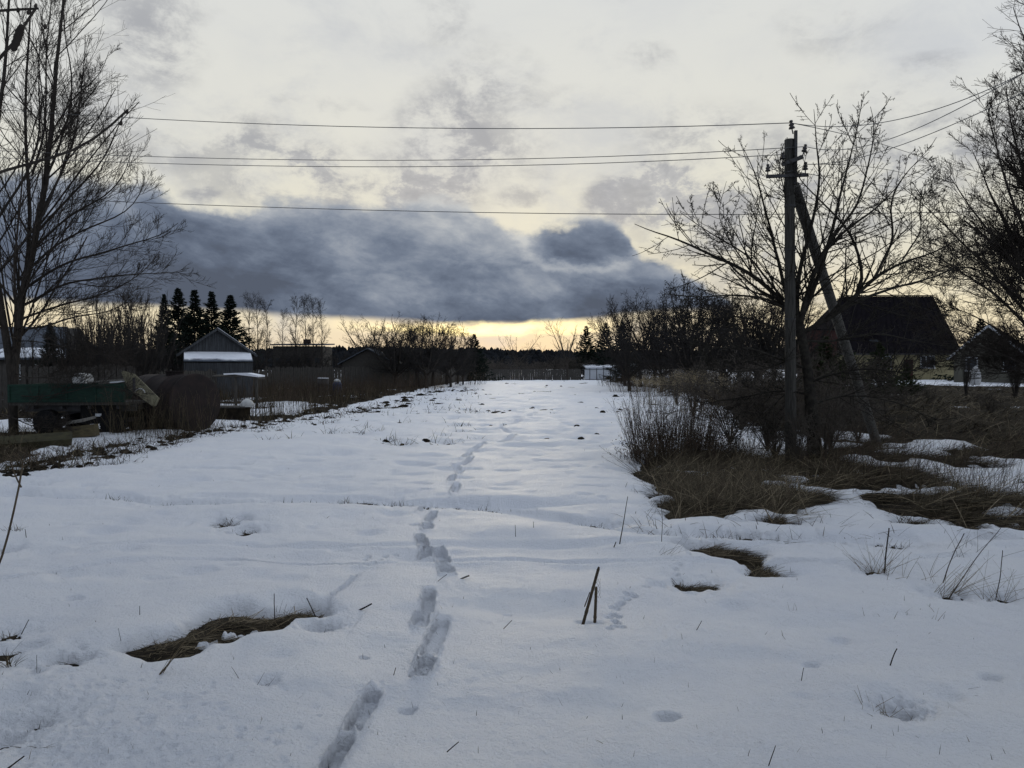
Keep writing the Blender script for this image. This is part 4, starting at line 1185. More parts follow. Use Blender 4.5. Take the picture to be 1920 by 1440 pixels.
wire(I_top, [(1180, 240), (800, 241), (240, 218), (0, 207)], at(-700, 160, 22), 'highest overhead wire running left from the pole top', .0075)
wire(I_r2, [(1300, 290), (850, 300), (600, 298), (240, 293)], at(-700, 262, 21), 'upper of the close pair of wires running left from the pole', .0065)
wire(I_l2, [(1300, 299), (850, 313), (600, 311), (240, 305)], at(-700, 276, 20), 'lower of the close pair of wires running left from the pole', .0065)
wire(at(-400, 348, 34), [(240, 379), (800, 396), (1000, 400), (1440, 402)], at(2400, 380, 20), 'lowest far wire crossing the whole dark cloud behind the pole', .013)
wire(I_top, [(1560, 234), (1640, 233), (1760, 206), (1830, 181), (1920, 131)], at(2300, -110, 6.5), 'wire from the pole top rising right, highest at the right edge', .0055)
wire(I_r2, [(1600, 283), (1700, 245), (1830, 182), (1920, 143)], at(2300, -60, 6.6), 'wire that crosses the top one beside the right-hand tree', .0055)
wire(I_r1, [(1620, 297), (1730, 252), (1830, 214), (1920, 176)], at(2300, 0, 6.6), 'lowest of the three wires rising to the right edge', .0055)
wire(I_top, [(1600, 256), (1760, 306)], at(1850, 338, 34), 'thin wire falling from the pole top towards the right-hand house', .007)
wire(I_r1, [(1600, 310), (1740, 337)], at(1850, 368, 34), 'thin middle wire falling to the right behind the branches', .006)
wire(I_l1, [(1600, 340), (1720, 357)], at(1850, 392, 34), 'thin lowest wire falling to the right behind the branches', .006)
_a = np.array(I_l1); _b = np.array(I_r1)
wire(I_l1, [(1475, 322)], I_r1, 'short wire tied between the two lower insulators', .005, 12)
P_ = np.array([_a + (-.02, 0, -.02), _a + (.0, 0, .10), _a + (.08, 0, .2), _a + (.2, 0, .27), _a + (.35, 0, .31), np.array(I_r2)])[None]
tag(link('power_line', tubes('power_line', [(P_, np.full((1, 6), .005), 5)]), M_wire), 'short looping wire arching over the left lower insulator', 'wire', 'overhead wires')
#==TREES==

# ------------------------------------------------------------------ trees: hand-led limbs near by
def pl(pts, Y0, Y1, r0, r1, k=14):
    """limb led through sight lines, its distance going from Y0 to Y1"""
    n = len(pts)
    return limb([at(px, py, Y0 + (Y1 - Y0) * i / max(1, n - 1)) for i, (px, py) in enumerate(pts)], r0, r1, k)

def crown_of(limbs, spec):
    """grow levels of branches from limbs; spec per level: dict for grow"""
    def rs(P, R, k=20):
        t = np.linspace(0, 1, len(P)); u = np.linspace(0, 1, k)
        return np.stack([np.interp(u, t, P[:, i]) for i in range(3)], 1), np.interp(u, t, R)
    limbs = [rs(*l) for l in limbs]
    out = []; cur = (np.stack([l[0] for l in limbs]), np.stack([l[1] for l in limbs]))
    for sp in spec:
        cur = grow(*cur, **sp); out.append(cur)
    return out

def place_tree(name, base, label, group, trunk, limbs, levels, m_b, m_t, cat='tree', sides=(8, 5, 3), limbname='limb'):
    root = empty(name, base, label, cat, group)
    b = np.array(base)
    v, q = tube_arrays([(trunk[0][None] - b, trunk[1][None], sides[0])]); link('trunk', np_mesh('trunk', v, [q], True), m_b, root)
    for (P, R) in limbs:
        v, q = tube_arrays([((P - b)[None], R[None], 6)]); link(limbname, np_mesh('limb', v, [q], True), m_b, root)
    G_ = [(P - b, R, (5 if i == 0 else 3)) for i, (P, R) in enumerate(levels)]
    link('crown', tubes('crown', G_), m_t, root)
    return root

# left tree
YL = 18.0
bL = at(26, 800, YL); bL = (bL[0], YL, H(bL[0], YL))
trunkL = pl([(26, 812), (24, 740), (27, 680), (30, 620), (38, 560), (58, 480), (76, 400), (88, 320), (98, 240), (104, 160), (112, 70), (120, -20), (128, -110)], YL, YL, .115, .02, 30)
LL = []
def lb(pts, y0, y1, r0, r1): LL.append(pl(pts, y0, y1, r0, r1))
lb([(26, 760), (10, 640), (-10, 540), (-20, 420), (-10, 280), (8, 120), (20, -40)], YL, YL - .6, .10, .02)
lb([(20, 780), (32, 660), (40, 600), (52, 500), (64, 420), (60, 330), (45, 220), (50, 90), (60, -40)], YL, YL + .8, .07, .015)
lb([(76, 400), (112, 330), (140, 270), (152, 190), (158, 110), (160, 65)], YL, YL - .6, .035, .006)
lb([(66, 440), (120, 380), (172, 330), (215, 262), (232, 210), (238, 190)], YL, YL + .5, .035, .006)
lb([(60, 470), (120, 410), (190, 372), (232, 340), (246, 290), (250, 270)], YL, YL - 1.0, .032, .006)
lb([(50, 510), (110, 450), (190, 420), (250, 395), (270, 350), (272, 330)], YL, YL + 1.0, .034, .006)
lb([(42, 545), (120, 490), (210, 470), (270, 450), (318, 440), (334, 418)], YL, YL - 1.2, .036, .006)
lb([(38, 575), (120, 530), (200, 518), (270, 512), (320, 515), (350, 508)], YL, YL + .4, .036, .006)
lb([(36, 600), (100, 575), (170, 560), (230, 540), (280, 500), (300, 470)], YL, YL + 1.6, .03, .006)
lb([(34, 620), (90, 610), (160, 590), (220, 580), (250, 560)], YL, YL - 1.6, .028, .006)
lb([(88, 330), (128, 240), (140, 150), (120, 60), (118, -20)], YL, YL + .6, .03, .006)
lb([(96, 250), (140, 180), (190, 140), (205, 95)], YL, YL - .4, .022, .005)
lb([(60, 330), (90, 220), (84, 120), (95, 10), (100, -60)], YL + .8, YL + 1.2, .03, .006)
lb([(-15, 430), (40, 350), (80, 250), (70, 150), (80, 40)], YL - .5, YL - 1.5, .035, .006)
lb([(-12, 520), (60, 440), (110, 350), (130, 250), (180, 200)], YL - .5, YL - 1.5, .035, .006)
lb([(-15, 560), (-80, 460), (-130, 330), (-150, 200), (-160, 80)], YL - .5, YL - .5, .04, .008)
lb([(0, 600), (-90, 540), (-180, 470), (-240, 380)], YL, YL + 1, .035, .008)
lb([(-10, 300), (-60, 180), (-80, 60), (-90, -60)], YL - .5, YL, .03, .008)
lb([(30, 640), (80, 640), (130, 655), (190, 668), (250, 672)], YL, YL - 2.2, .016, .005)
lb([(28, 700), (70, 712), (120, 700), (170, 695)], YL, YL - 1.5, .014, .004)
lb([(28, 740), (80, 745), (150, 730), (185, 718), (235, 732), (262, 740)], YL - .8, YL - 2.2, .014, .005)
lb([(0, 775), (30, 785), (60, 800), (100, 803), (150, 800)], YL - 2.4, YL - 2.2, .014, .006)
levL = crown_of([trunkL] + LL, [
    dict(n=20, ratio=.37, ang_=.60, rr=.34, k=7, wander=.05, up=.085, t0=.10, t1=.95, rmin=.0042, tip=.4, slope=.75),
    dict(n=9, ratio=.50, ang_=.62, rr=.5, k=4, wander=.06, up=.085, t0=.10, t1=.92, rmin=.0034, tip=.6, slope=.5),
    dict(n=3, ratio=.50, ang_=.60, rr=.7, k=3, wander=.06, up=.09, t0=.12, t1=.9, rmin=.0029, lmin=.10, tip=.9, slope=.4)])
place_tree('bare_tree', bL, 'tall many-stemmed bare tree at the left edge above the trailer', None, trunkL, LL, levL, M_bark, M_twig)
print('left tree tris', sum(P.shape[0] * (P.shape[1] - 1) * 6 for P, R in levL))

# near tree whose trunk stands outside the left edge: its branches reach into the picture
bN = (-3.05, 2.0, H(-3.05, 2.0))
tN = limb([(bN[0], bN[1], bN[2] - .2), (-3.0, 2.05, 1.0), (-2.95, 2.1, 2.2), (-2.8, 2.1, 3.4), (-2.6, 2.1, 4.4)], .11, .03, 16)
NL = [limb([(-2.97, 2.1, 2.0), at(-120, 360, 2.4), at(-20, 326, 2.5), at(60, 308, 2.5), at(130, 288, 2.5), at(190, 262, 2.5), at(222, 236, 2.5), at(238, 207, 2.5)], .009, .0034, 24),
      limb([(-2.9, 2.1, 2.8), at(-160, 170, 2.3), at(-40, 150, 2.4), at(20, 100, 2.45), at(48, 50, 2.5), at(68, 14, 2.5)], .016, .004, 20),
      limb([(-2.85, 2.1, 3.1), at(-140, 40, 2.3), at(-30, 22, 2.4), at(20, 22, 2.4), at(52, 24, 2.4), at(72, 16, 2.4)], .012, .0035, 16),
      limb([(-2.8, 2.1, 3.3), (-2.3, 2.6, 3.9), (-1.9, 2.9, 4.6)], .03, .01, 12), limb([(-2.9, 2.1, 2.6), (-3.6, 1.6, 3.5), (-4.0, 1.3, 4.3)], .03, .01, 12)]
lv = crown_of(NL[1:], [dict(n=4, ratio=.28, ang_=.7, rr=.45, k=6, wander=.1, up=.06, t0=.3, rmin=.0015)])
nt = place_tree('bare_tree', bN, 'near tree outside the left edge reaching its branches into the upper left corner', None, tN, NL, lv, M_bark, M_twig)
cb = MB().ring(tuple(np.array(at(24, 96, 2.43)) - bN), tuple(np.array(at(42, 46, 2.43)) - bN), [(0, .003), (.05, .008), (.12, .011), (.2, .0095), (.3, .0125), (.4, .011), (.5, .013), (.6, .0115), (.7, .013), (.8, .0105), (.9, .010), (1, .004)], 12)
cb.build('withered_cone', M_twig, nt, True)
for (px, py) in ((33, 20), (52, 24), (84, 51), (66, 12), (237, 210), (226, 232)):
    p = np.array(at(px, py, 2.47)) - bN; MB().ring(tuple(p + (0, 0, -.006)), tuple(p + (.004, 0, .010)), [(0, .003), (.4, .006), (1, .002)], 8).build('bud', M_twig, nt, True)

# fruit tree in front of the power pole
YA = 12.3
bA = at(1528, 865, YA); bA = (bA[0], YA, H(bA[0], YA))
tA = pl([(1528, 885), (1526, 820), (1520, 760), (1514, 700), (1506, 640), (1500, 610)], YA, YA, .125, .075, 14)
AL = []
def la(pts, y0, y1, r0, r1): AL.append(pl(pts, y0, y1, r0, r1, 18))
la([(1504, 640), (1482, 585), (1450, 545), (1408, 510), (1350, 485), (1300, 465), (1255, 440), (1215, 434), (1190, 420)], YA, YA + .9, .055, .006)
la([(1500, 615), (1510, 560), (1530, 500), (1560, 450), (1600, 420), (1640, 395), (1690, 340)], YA, YA - .6, .05, .005)
la([(1502, 625), (1550, 600), (1600, 560), (1640, 520), (1690, 490), (1750, 476), (1775, 465), (1810, 440)], YA, YA - .8, .050, .006)
la([(1498, 610), (1490, 540), (1510, 470), (1528, 400), (1538, 330), (1530, 265), (1526, 205)], YA, YA + .3, .045, .004)
la([(1500, 600), (1536, 520), (1560, 430), (1580, 350), (1595, 290), (1610, 225)], YA, YA - .3, .045, .004)
la([(1486, 588), (1466, 520), (1446, 440), (1430, 380), (1415, 320), (1390, 270)], YA + .1, YA + .7, .036, .004)
la([(1484, 570), (1490, 500), (1478, 420), (1470, 350), (1452, 290)], YA + .1, YA - .5, .028, .004)
la([(1548, 602), (1620, 552), (1612, 480), (1588, 420), (1545, 385), (1500, 340), (1480, 300)], YA - .1, YA - .6, .036, .004)
la([(1570, 585), (1650, 545), (1720, 530), (1790, 505), (1830, 470)], YA - .1, YA + .8, .032, .004)
la([(1640, 520), (1680, 440), (1665, 380), (1700, 320), (1742, 285)], YA - .5, YA + .1, .024, .004)
la([(1560, 450), (1612, 380), (1628, 310), (1640, 250), (1632, 200)], YA - .3, YA + .4, .024, .004)
la([(1508, 690), (1460, 672), (1400, 650), (1340, 655), (1290, 640)], YA, YA - 1.0, .024, .005)
la([(1512, 720), (1560, 700), (1620, 690), (1690, 700), (1740, 690)], YA, YA - 1.0, .024, .005)
la([(1516, 740), (1460, 730), (1400, 745), (1350, 750), (1300, 765)], YA, YA + .8, .020, .005)
la([(1506, 650), (1450, 610), (1380, 590), (1310, 600), (1260, 590)], YA, YA + 1.6, .028, .005)
la([(1520, 760), (1570, 740), (1640, 745), (1700, 760), (1750, 790)], YA, YA + 1.2, .022, .004)
la([(1490, 590), (1440, 560), (1380, 552), (1310, 558), (1250, 552)], YA, YA - .4, .026, .004)
la([(1470, 562), (1400, 475), (1335, 440), (1275, 398)], YA + .2, YA - .3, .022, .004)
la([(1502, 640), (1560, 642), (1640, 622), (1720, 640), (1790, 652)], YA, YA + .5, .026, .004)
la([(1506, 665), (1440, 690), (1360, 700), (1310, 690)], YA, YA - .8, .020, .004)
la([(1510, 700), (1450, 760), (1400, 800), (1370, 830)], YA, YA - .9, .014, .003)
la([(1408, 510), (1360, 440), (1345, 400), (1362, 340)], YA + .5, YA + .3, .014, .003)
la([(1690, 490), (1730, 430), (1722, 380), (1760, 330)], YA - .7, YA - .3, .014, .003)
levA = crown_of(AL, [
    dict(n=19, ratio=.43, ang_=.78, rr=.40, k=8, wander=.07, up=.055, t0=.08, t1=.94, rmin=.0046, tip=.45, slope=.8),
    dict(n=7, ratio=.34, ang_=.75, rr=.5, k=4, wander=.10, up=.05, t0=.10, t1=.95, rmin=.0036, tip=.7),
    dict(n=5, ratio=.16, ang_=1.1, rr=.9, k=3, wander=.12, up=.04, t0=.08, t1=.85, rmin=.0034, lmin=.03, tip=1.0)])
place_tree('fruit_tree', bA, 'spreading bare fruit tree with spurred twigs beside the power pole', None, tA, AL, levA, M_apple, M_apple)

# big fine-twigged tree leaning in from the right edge
YR = 15.5
bR = at(2010, 830, YR); bR = (bR[0], YR, H(bR[0], YR))
tR = pl([(2010, 845), (2004, 780), (1996, 720), (1985, 660), (1975, 600), (1968, 540), (1962, 450), (1960, 340), (1965, 220), (1972, 100), (1980, -40)], YR, YR, .17, .02, 26)
RL = []
def lr(pts, y0, y1, r0, r1): RL.append(pl(pts, y0, y1, r0, r1, 16))
lr([(1990, 680), (1930, 620), (1880, 560), (1820, 520), (1770, 490), (1735, 470)], YR, YR - 1, .045, .006)
lr([(1988, 660), (1920, 580), (1850, 500), (1790, 440), (1750, 400), (1715, 370)], YR, YR + .5, .050, .006)
lr([(1980, 620), (1920, 520), (1850, 430), (1805, 370), (1780, 330)], YR, YR - .5, .050, .006)
lr([(1975, 580), (1910, 460), (1862, 380), (1840, 320), (1822, 280)], YR, YR + 1, .050, .006)
lr([(1970, 540), (1915, 420), (1880, 320), (1862, 250), (1852, 200)], YR, YR - 1, .045, .006)
lr([(1966, 490), (1925, 360), (1902, 260), (1888, 190), (1884, 140)], YR, YR + .6, .04, .005)
lr([(1962, 420), (1940, 300), (1934, 200), (1924, 130), (1922, 90)], YR, YR - .6, .04, .005)
lr([(1990, 700), (1920, 650), (1860, 610), (1800, 580), (1760, 570)], YR, YR + 1.2, .036, .006)
lr([(1994, 715), (1930, 690), (1870, 660), (1810, 640), (1770, 640)], YR, YR - 1.2, .030, .006)
lr([(1996, 730), (1930, 705), (1860, 690), (1790, 672), (1740, 680)], YR, YR + 1.0, .026, .005)
lr([(1992, 700), (1930, 670), (1850, 640), (1780, 610), (1720, 600)], YR, YR - .4, .028, .005)
lr([(1985, 640), (1900, 545), (1830, 500), (1780, 500), (1740, 520)], YR, YR - 1.6, .030, .006)
for a_, t_ in ((2100, 0), (2200, 200), (2150, 400), (2060, -100), (2040, 100)):
    lr([(1985, 640 - t_ * .1), (2030, 500), ((1985 + a_) / 2 + 30, 380 + t_ * .2), (a_, 200 + t_ * .5)], YR, YR + random.uniform(-1.5, 1.5), .05, .008)
levR = crown_of([tR] + RL, [
    dict(n=31, ratio=.32, ang_=.65, rr=.38, k=6, wander=.08, up=.04, t0=.10, t1=.97, rmin=.0046, tip=.4, slope=.6),
    dict(n=11, ratio=.46, ang_=.66, rr=.5, k=4, wander=.10, up=.04, t0=.08, t1=.94, rmin=.0038, tip=.6, slope=.5),
    dict(n=4, ratio=.5, ang_=.66, rr=.7, k=3, wander=.12, up=.03, t0=.1, t1=.92, rmin=.0031, lmin=.11, tip=.9, slope=.4)])
place_tree('bare_tree', bR, 'big fine-twigged bare tree leaning in from the right edge', None, tR, RL, levR, M_bark, M_twig)
print('right tree', sum(P.shape[0] * (P.shape[1] - 1) * 6 for P, R in levR))

# ------------------------------------------------------------------ generic bare trees and shrubs, unit height, shared meshes
def proto_tree(kind, seed):
    global rng
    keep_ = rng; rng = np.random.default_rng(seed)
    L0 = []
    if kind == 'birch':
        T = limb([(0, 0, -.03), (.01, 0, .3), (-.01, .01, .6), (.01, 0, .85), (.015, 0, 1)], .011, .0015, 16)
        lv = crown_of([T], [dict(n=34, ratio=.26, ang_=.62, rr=.45, k=7, wander=.06, up=.07, t0=.25, rmin=.0011, tip=.4),
                            dict(n=9, ratio=.5, ang_=.5, rr=.55, k=6, wander=.08, up=-.07, t0=.15, rmin=.0009, tip=.7, lmin=.02),
                            dict(n=2, ratio=.6, ang_=.4, rr=.7, k=4, wander=.08, up=-.09, t0=.3, rmin=.0008, tip=.9, lmin=.02)])
    elif kind == 'round':       # old fruit tree, broad crown
        T = limb([(0, 0, -.03), (.01, 0, .12), (-.01, .01, .28)], .028, .02, 8)
        for k in range(9):
            a = k * 2.4 + rng.uniform(-.3, .3); s = rng.uniform(.32, .5)
            L0.append(limb([(0, 0, .2 + .01 * k), (math.cos(a) * s * .45, math.sin(a) * s * .45, .42), (math.cos(a) * s * .8, math.sin(a) * s * .8, .66), (math.cos(a) * s, math.sin(a) * s, rng.uniform(.72, .98))], .014, .003, 10))
        lv = crown_of(L0, [dict(n=13, ratio=.38, ang_=.8, rr=.5, k=6, wander=.16, up=.08, t0=.1, rmin=.0017, tip=.4),
                           dict(n=7, ratio=.45, ang_=.8, rr=.5, k=5, wander=.2, up=.08, t0=.1, rmin=.0012, tip=.6),
                           dict(n=3, ratio=.5, ang_=.8, rr=.7, k=3, wander=.2, up=.06, t0=.1, rmin=.0011, tip=.9, lmin=.02)])
    elif kind == 'upright':     # willow-like shrub with many ascending stems
        T = limb([(0, 0, -.03), (0, 0, .06), (.01, 0, .12)], .03, .02, 5)
        for k in range(22):
            a = rng.uniform(0, 2 * pi); s = rng.uniform(.02, .32); h_ = rng.uniform(.65, 1)
            L0.append(limb([(math.cos(a) * s * .1, math.sin(a) * s * .1, 0), (math.cos(a) * s * .5, math.sin(a) * s * .5, h_ * .45), (math.cos(a) * s, math.sin(a) * s, h_)], .007, .0015, 9))
        lv = crown_of(L0, [dict(n=11, ratio=.30, ang_=.4, rr=.5, k=5, wander=.09, up=.12, t0=.15, rmin=.0013, tip=.4),
                           dict(n=5, ratio=.45, ang_=.45, rr=.55, k=4, wander=.12, up=.10, t0=.1, rmin=.0010, tip=.7, lmin=.02)])
    elif kind == 'bramble':     # arching tangle
        T = limb([(0, 0, -.03), (0, 0, .05), (.01, 0, .10)], .02, .015, 5)
        for k in range(26):
            a = rng.uniform(0, 2 * pi); s = rng.uniform(.3, .95); h_ = rng.uniform(.45, 1.0)
            L0.append(limb([(0, 0, 0), (math.cos(a) * s * .35, math.sin(a) * s * .35, h_ * .75), (math.cos(a) * s * .75, math.sin(a) * s * .75, h_), (math.cos(a + .2) * s * 1.15, math.sin(a + .2) * s * 1.15, h_ * .75)], .008, .002, 10))
        lv = crown_of(L0, [dict(n=9, ratio=.35, ang_=.7, rr=.5, k=6, wander=.14, up=.0, t0=.15, rmin=.0030, tip=.4),
                           dict(n=3, ratio=.45, ang_=.8, rr=.55, k=4, wander=.16, up=.02, t0=.1, rmin=.0024, tip=.7, lmin=.03)])
    else:                       # open small tree
        T = limb([(0, 0, -.03), (.0, 0, .2), (.02, .01, .38)], .018, .012, 8)
        for k in range(6):
            a = k * 2.4 + rng.uniform(-.3, .3); s = rng.uniform(.25, .55)
            L0.append(limb([(0.01, 0, .2 + .03 * k), (math.cos(a) * s * .4, math.sin(a) * s * .4, .5), (math.cos(a) * s, math.sin(a) * s, rng.uniform(.75, 1.0))], .010, .002, 10))
        lv = crown_of(L0, [dict(n=10, ratio=.36, ang_=.7, rr=.5, k=6, wander=.12, up=.08, t0=.15, rmin=.0014, tip=.4),
                           dict(n=5, ratio=.45, ang_=.7, rr=.5, k=4, wander=.15, up=.08, t0=.1, rmin=.001, tip=.7, lmin=.02)])
    mt_ = tubes('trunk', [(T[0][None], T[1][None], 7)] + ([(np.stack([l[0] for l in L0]), np.stack([l[1] for l in L0]), 5)] if kind != 'bramble' and L0 else []))
    gr = [(P, R, 3) for P, R in lv]
    if kind == 'bramble': gr.append((np.stack([l[0] for l in L0]), np.stack([l[1] for l in L0]), 3))
    mc_ = tubes('crown', gr)
    rng = keep_
    print(kind, len(mc_.polygons) * 2)
    return mt_, mc_

M_bramble = mat('bramble_twig', (.10, .086, .072), (.052, .045, .038), .9, 5, spec=.08)
PROTO = {}
for kd, ns in (('birch', 2), ('round', 3), ('upright', 2), ('bramble', 3), ('open', 2)):
    PROTO[kd] = [proto_tree(kd, 100 + 10 * i + len(kd)) for i in range(ns)]
    for mt_, mc_ in PROTO[kd]:
        mt_.materials.append(M_bark); mc_.materials.append(M_twigfar if kd != 'bramble' else M_bramble)

def plant(kd, px, py_top, Y, label, group, width=1.0, name=None, cat=None, sink=0.0, var=None, by=None):
    """a bare tree whose tip stands at a given pixel height; Y = distance"""
    x = at(px, 690, Y)[0]; z = H(x, Y)
    h_ = EYE + (690 - py_top) / F * Y - z
    nm = name or {'birch': 'birch_tree', 'round': 'fruit_tree', 'upright': 'bare_shrub', 'bramble': 'bramble_bush', 'open': 'bare_tree'}[kd]
    root = empty(nm, (x, Y, z - sink), label, cat or nm.split('_')[-1], group, rz=random.uniform(0, 6.28))
    mt_, mc_ = PROTO[kd][random.randrange(len(PROTO[kd])) if var is None else var]
    for n_, m_ in (('trunk', mt_), ('crown', mc_)):
        o = link(n_, m_, None, root); o.scale = (h_ * width, h_ * width, h_)
    return root

ORD = ['first', 'second', 'third', 'fourth', 'fifth', 'sixth', 'seventh', 'eighth', 'ninth', 'tenth', 'eleventh', 'twelfth', 'thirteenth', 'fourteenth', 'fifteenth', 'sixteenth', 'seventeenth', 'eighteenth', 'nineteenth', 'twentieth']
ORD += ['twenty-' + o for o in ORD[:9]]
def left_to_right(items):
    """each item with its rank from the left in the picture"""
    order = sorted(range(len(items)), key=lambda q: items[q][0])
    rank = {q: ORD[n] for n, q in enumerate(order)}
    return [(rank[q], it) for q, it in enumerate(items)]
# birches
for k, (rk, (px, py, Y)) in enumerate(left_to_right([(468, 553, 92), (483, 562, 95), (500, 566, 90), (530, 588, 96)])):
    plant('birch', px, py, Y, rk + ' birch from the left in the row right of the spruces', 'birches beyond the shed', .9)
for k, (rk, (px, py, Y)) in enumerate(left_to_right([(556, 560, 92), (572, 564, 96), (588, 566, 90), (603, 572, 94)])):
    plant('birch', px, py, Y, rk + ' birch from the left above the long low building', 'birches above the long low building', .9)
plant('open', 693, 590, 66, 'wide low bare tree spreading left over the small shed', None, 1.35, var=0)
# rounded bushes left of the field end
for k, (rk, (px, py, Y, w)) in enumerate(left_to_right([(722, 604, 64, 1.1), (752, 600, 62, 1.0), (782, 598, 60, 1.1), (812, 600, 62, 1.0), (838, 604, 66, 1.0), (858, 618, 70, .9), (742, 632, 56, 1.3), (800, 632, 56, 1.3), (845, 650, 60, 1.3), (868, 660, 66, 1.2)])):
    plant('round', px, py, Y, rk + ' tree from the left in the rounded clump left of the field end', 'dense round trees left of the field end', w)
plant('open', 970, 624, 120, 'small bare tree alone above the far end of the field', None, 1.1, var=1)
plant('open', 1064, 597, 95, 'pale-twigged bare tree just left of the far right conifers', None, 1.0, var=0)
plant('open', 1040, 640, 98, 'low bare tree at the left foot of the far right clump', None, 1.0, var=1)
# right-hand mass of bare trees
for k, (rk, (px, py, Y, w)) in enumerate(left_to_right([(1172, 572, 62, .9), (1200, 560, 58, .9), (1228, 548, 54, .9), (1258, 540, 52, .9), (1290, 546, 50, .9), (1320, 538, 48, 1.0), (1352, 548, 46, 1.0), (1385, 545, 44, 1.0),
                                    (1418, 548, 44, 1.0), (1452, 552, 44, 1.0), (1490, 572, 42, 1.0), (1180, 625, 50, 1.2), (1240, 618, 46, 1.2), (1300, 610, 42, 1.2), (1360, 612, 40, 1.2), (1420, 606, 38, 1.2), (1178, 650, 62, 1.2), (1112, 650, 114, 1.2), (1142, 646, 112, 1.2)])):
    plant('round', px, py, Y, rk + ' tree from the left in the long dark clump right of the field', 'dark tree clump right of the field', w)
# tall shrubs behind the left fence
for k, (rk, (px, py, Y, w)) in enumerate(left_to_right([(120, 600, 34, 1), (150, 580, 34, 1), (178, 565, 33, 1.1), (205, 560, 34, 1.1), (232, 556, 33, 1.1), (262, 552, 36, 1.1), (288, 565, 38, 1.1), (196, 600, 30, 1.3), (250, 610, 31, 1.3), (285, 630, 32, 1.2), (60, 625, 36, 1.0), (320, 625, 40, 1.2)])):
    plant('upright', px, py, Y, rk + ' upright shrub from the left behind the left-hand fence', 'upright shrubs behind the left fence', w)
# low scrub hiding the ground line
for k, (rk, (px, py, Y)) in enumerate(left_to_right([(430, 655, 62), (470, 650, 66), (510, 655, 70), (545, 652, 72), (585, 655, 74), (620, 660, 80), (655, 668, 72), (340, 650, 60)])):
    plant('round', px, py, Y, rk + ' low bush from the left in the dark row behind the middle fence', 'low bushes behind the middle fence', 1.3)
for k, (rk, (px, py, Y)) in enumerate(left_to_right([(900, 672, 104), (925, 668, 112), (950, 674, 106), (985, 670, 116), (1015, 674, 108), (1045, 668, 114), (1075, 664, 106), (868, 668, 96), (840, 672, 84), (800, 672, 74), (760, 672, 68), (715, 674, 62), (1075, 664, 108), (1190, 668, 72), (1210, 668, 64), (1240, 668, 58), (1275, 668, 52), (1310, 668, 46), (1350, 670, 42), (1400, 672, 36), (1450, 670, 34)])):
    plant('bramble', px, py, Y, rk + ' dark thicket from the left along the far end of the field', 'dark thickets around the far end of the field', .9 * (1.5 if k < 7 else 1.1))
# brambles and scrub between the pole and the houses
for k, (rk, (px, py, Y, w)) in enumerate(left_to_right([(1300, 668, 24, 1), (1390, 650, 19, 1.1),  (1580, 650, 18, 1.0), (1630, 690, 20, 1.0), (1690, 715, 22, 1.0), (1745, 722, 24, .9), (1860, 722, 20, .9),
                                    (1370, 700, 15, 1.1), (1440, 690, 13.5, 1.1), (1560, 690, 14, 1.1), (1610, 720, 16, 1.1), (1455, 720, 12.7, 1.0), (1500, 760, 11.6, 1.0), (1545, 740, 12.2, 1.0), (1560, 640, 26, 1), (1270, 690, 30, 1)])):
    plant('bramble', px, py, Y, rk + ' arching bush from the left in the tangle around the power pole', 'arching bushes around the power pole', w * .8)
for k, (rk, (px, py, Y, w)) in enumerate(left_to_right([(1812, 640, 30, .5), (1905, 640, 30, .6)])):
    plant('upright', px, py, Y, rk + ' upright shrub from the left before the right-hand houses', 'upright shrubs before the houses', w)

# ------------------------------------------------------------------ conifers
def spruce_mesh(seed, w=.20, levels=42, per=11, card=.030, rise=-.35, m_=M_spruce):
    r_ = np.random.default_rng(seed)
    C0 = []; D0 = []; LL_ = []; TL = []
    for k in range(levels):
        t = (k + .5) / levels; zc = .05 + .93 * t
        wl = w * (1 - t) ** 1.05 * (1 + .16 * r_.normal()) + .004
        for j in range(per):
            a = r_.uniform(0, 2 * pi); l_ = wl * r_.uniform(.45, 1.35)
            C0.append((0, 0, zc)); D0.append((math.cos(a), math.sin(a), rise * (1 - t) + .35 * t)); LL_.append(l_); TL.append(t)
    C0 = np.array(C0); D0 = nrm(np.array(D0)); LL_ = np.array(LL_)
    # boughs
    k = 5; ts = np.linspace(0, 1, k)
    P = C0[:, None] + D0[:, None] * (LL_[:, None] * ts[None])[..., None]
    P[:, :, 2] += (ts ** 2)[None] * LL_[:, None] * .28
    R = np.linspace(.0022, .0008, k)[None] * np.ones((len(P), 1))
    v, q = tube_arrays([(P, R, 3)])
    # needle sprays
    ns = 26
    idx = np.repeat(np.arange(len(P)), ns); t = r_.uniform(.12, 1.0, len(idx)) ** .8
    f = t * (k - 1); i = np.minimum(f.astype(int), k - 2); fr = (f - i)[:, None]
    pos = P[idx, i] * (1 - fr) + P[idx, i + 1] * fr
    d = nrm(D0[idx] + r_.normal(size=(len(idx), 3)) * .45 + np.array([0, 0, -.25]))
    s = (card * r_.uniform(.5, 1.1, len(idx)) * (.5 + .5 * (1 - np.array(TL)[idx])))[:, None]
    sd = nrm(np.cross(d, r_.normal(size=d.shape))) * s * .22
    A = pos - sd; B = pos + sd; Cc = pos + d * s
    tv = np.stack([A, B, Cc], 1).reshape(-1, 3); T = np.arange(len(tv)).reshape(-1, 3)
    me_ = np_mesh('boughs', np.concatenate([v, tv]), [q, T + len(v)]); me_.materials.append(m_)
    tr_ = limb([(0, 0, -.03), (0.003, 0, .5), (0, 0, .99)], .014, .001, 10)
    mt = tubes('trunk', [(tr_[0][None], tr_[1][None], 7)]); mt.materials.append(M_bark)
    return mt, me_
SPR = [spruce_mesh(1, .24, 44, 11, .046), spruce_mesh(2, .27, 42, 11, .046), spruce_mesh(3, .42, 24, 10, .07), spruce_mesh(6, .22, 42, 11, .048)]
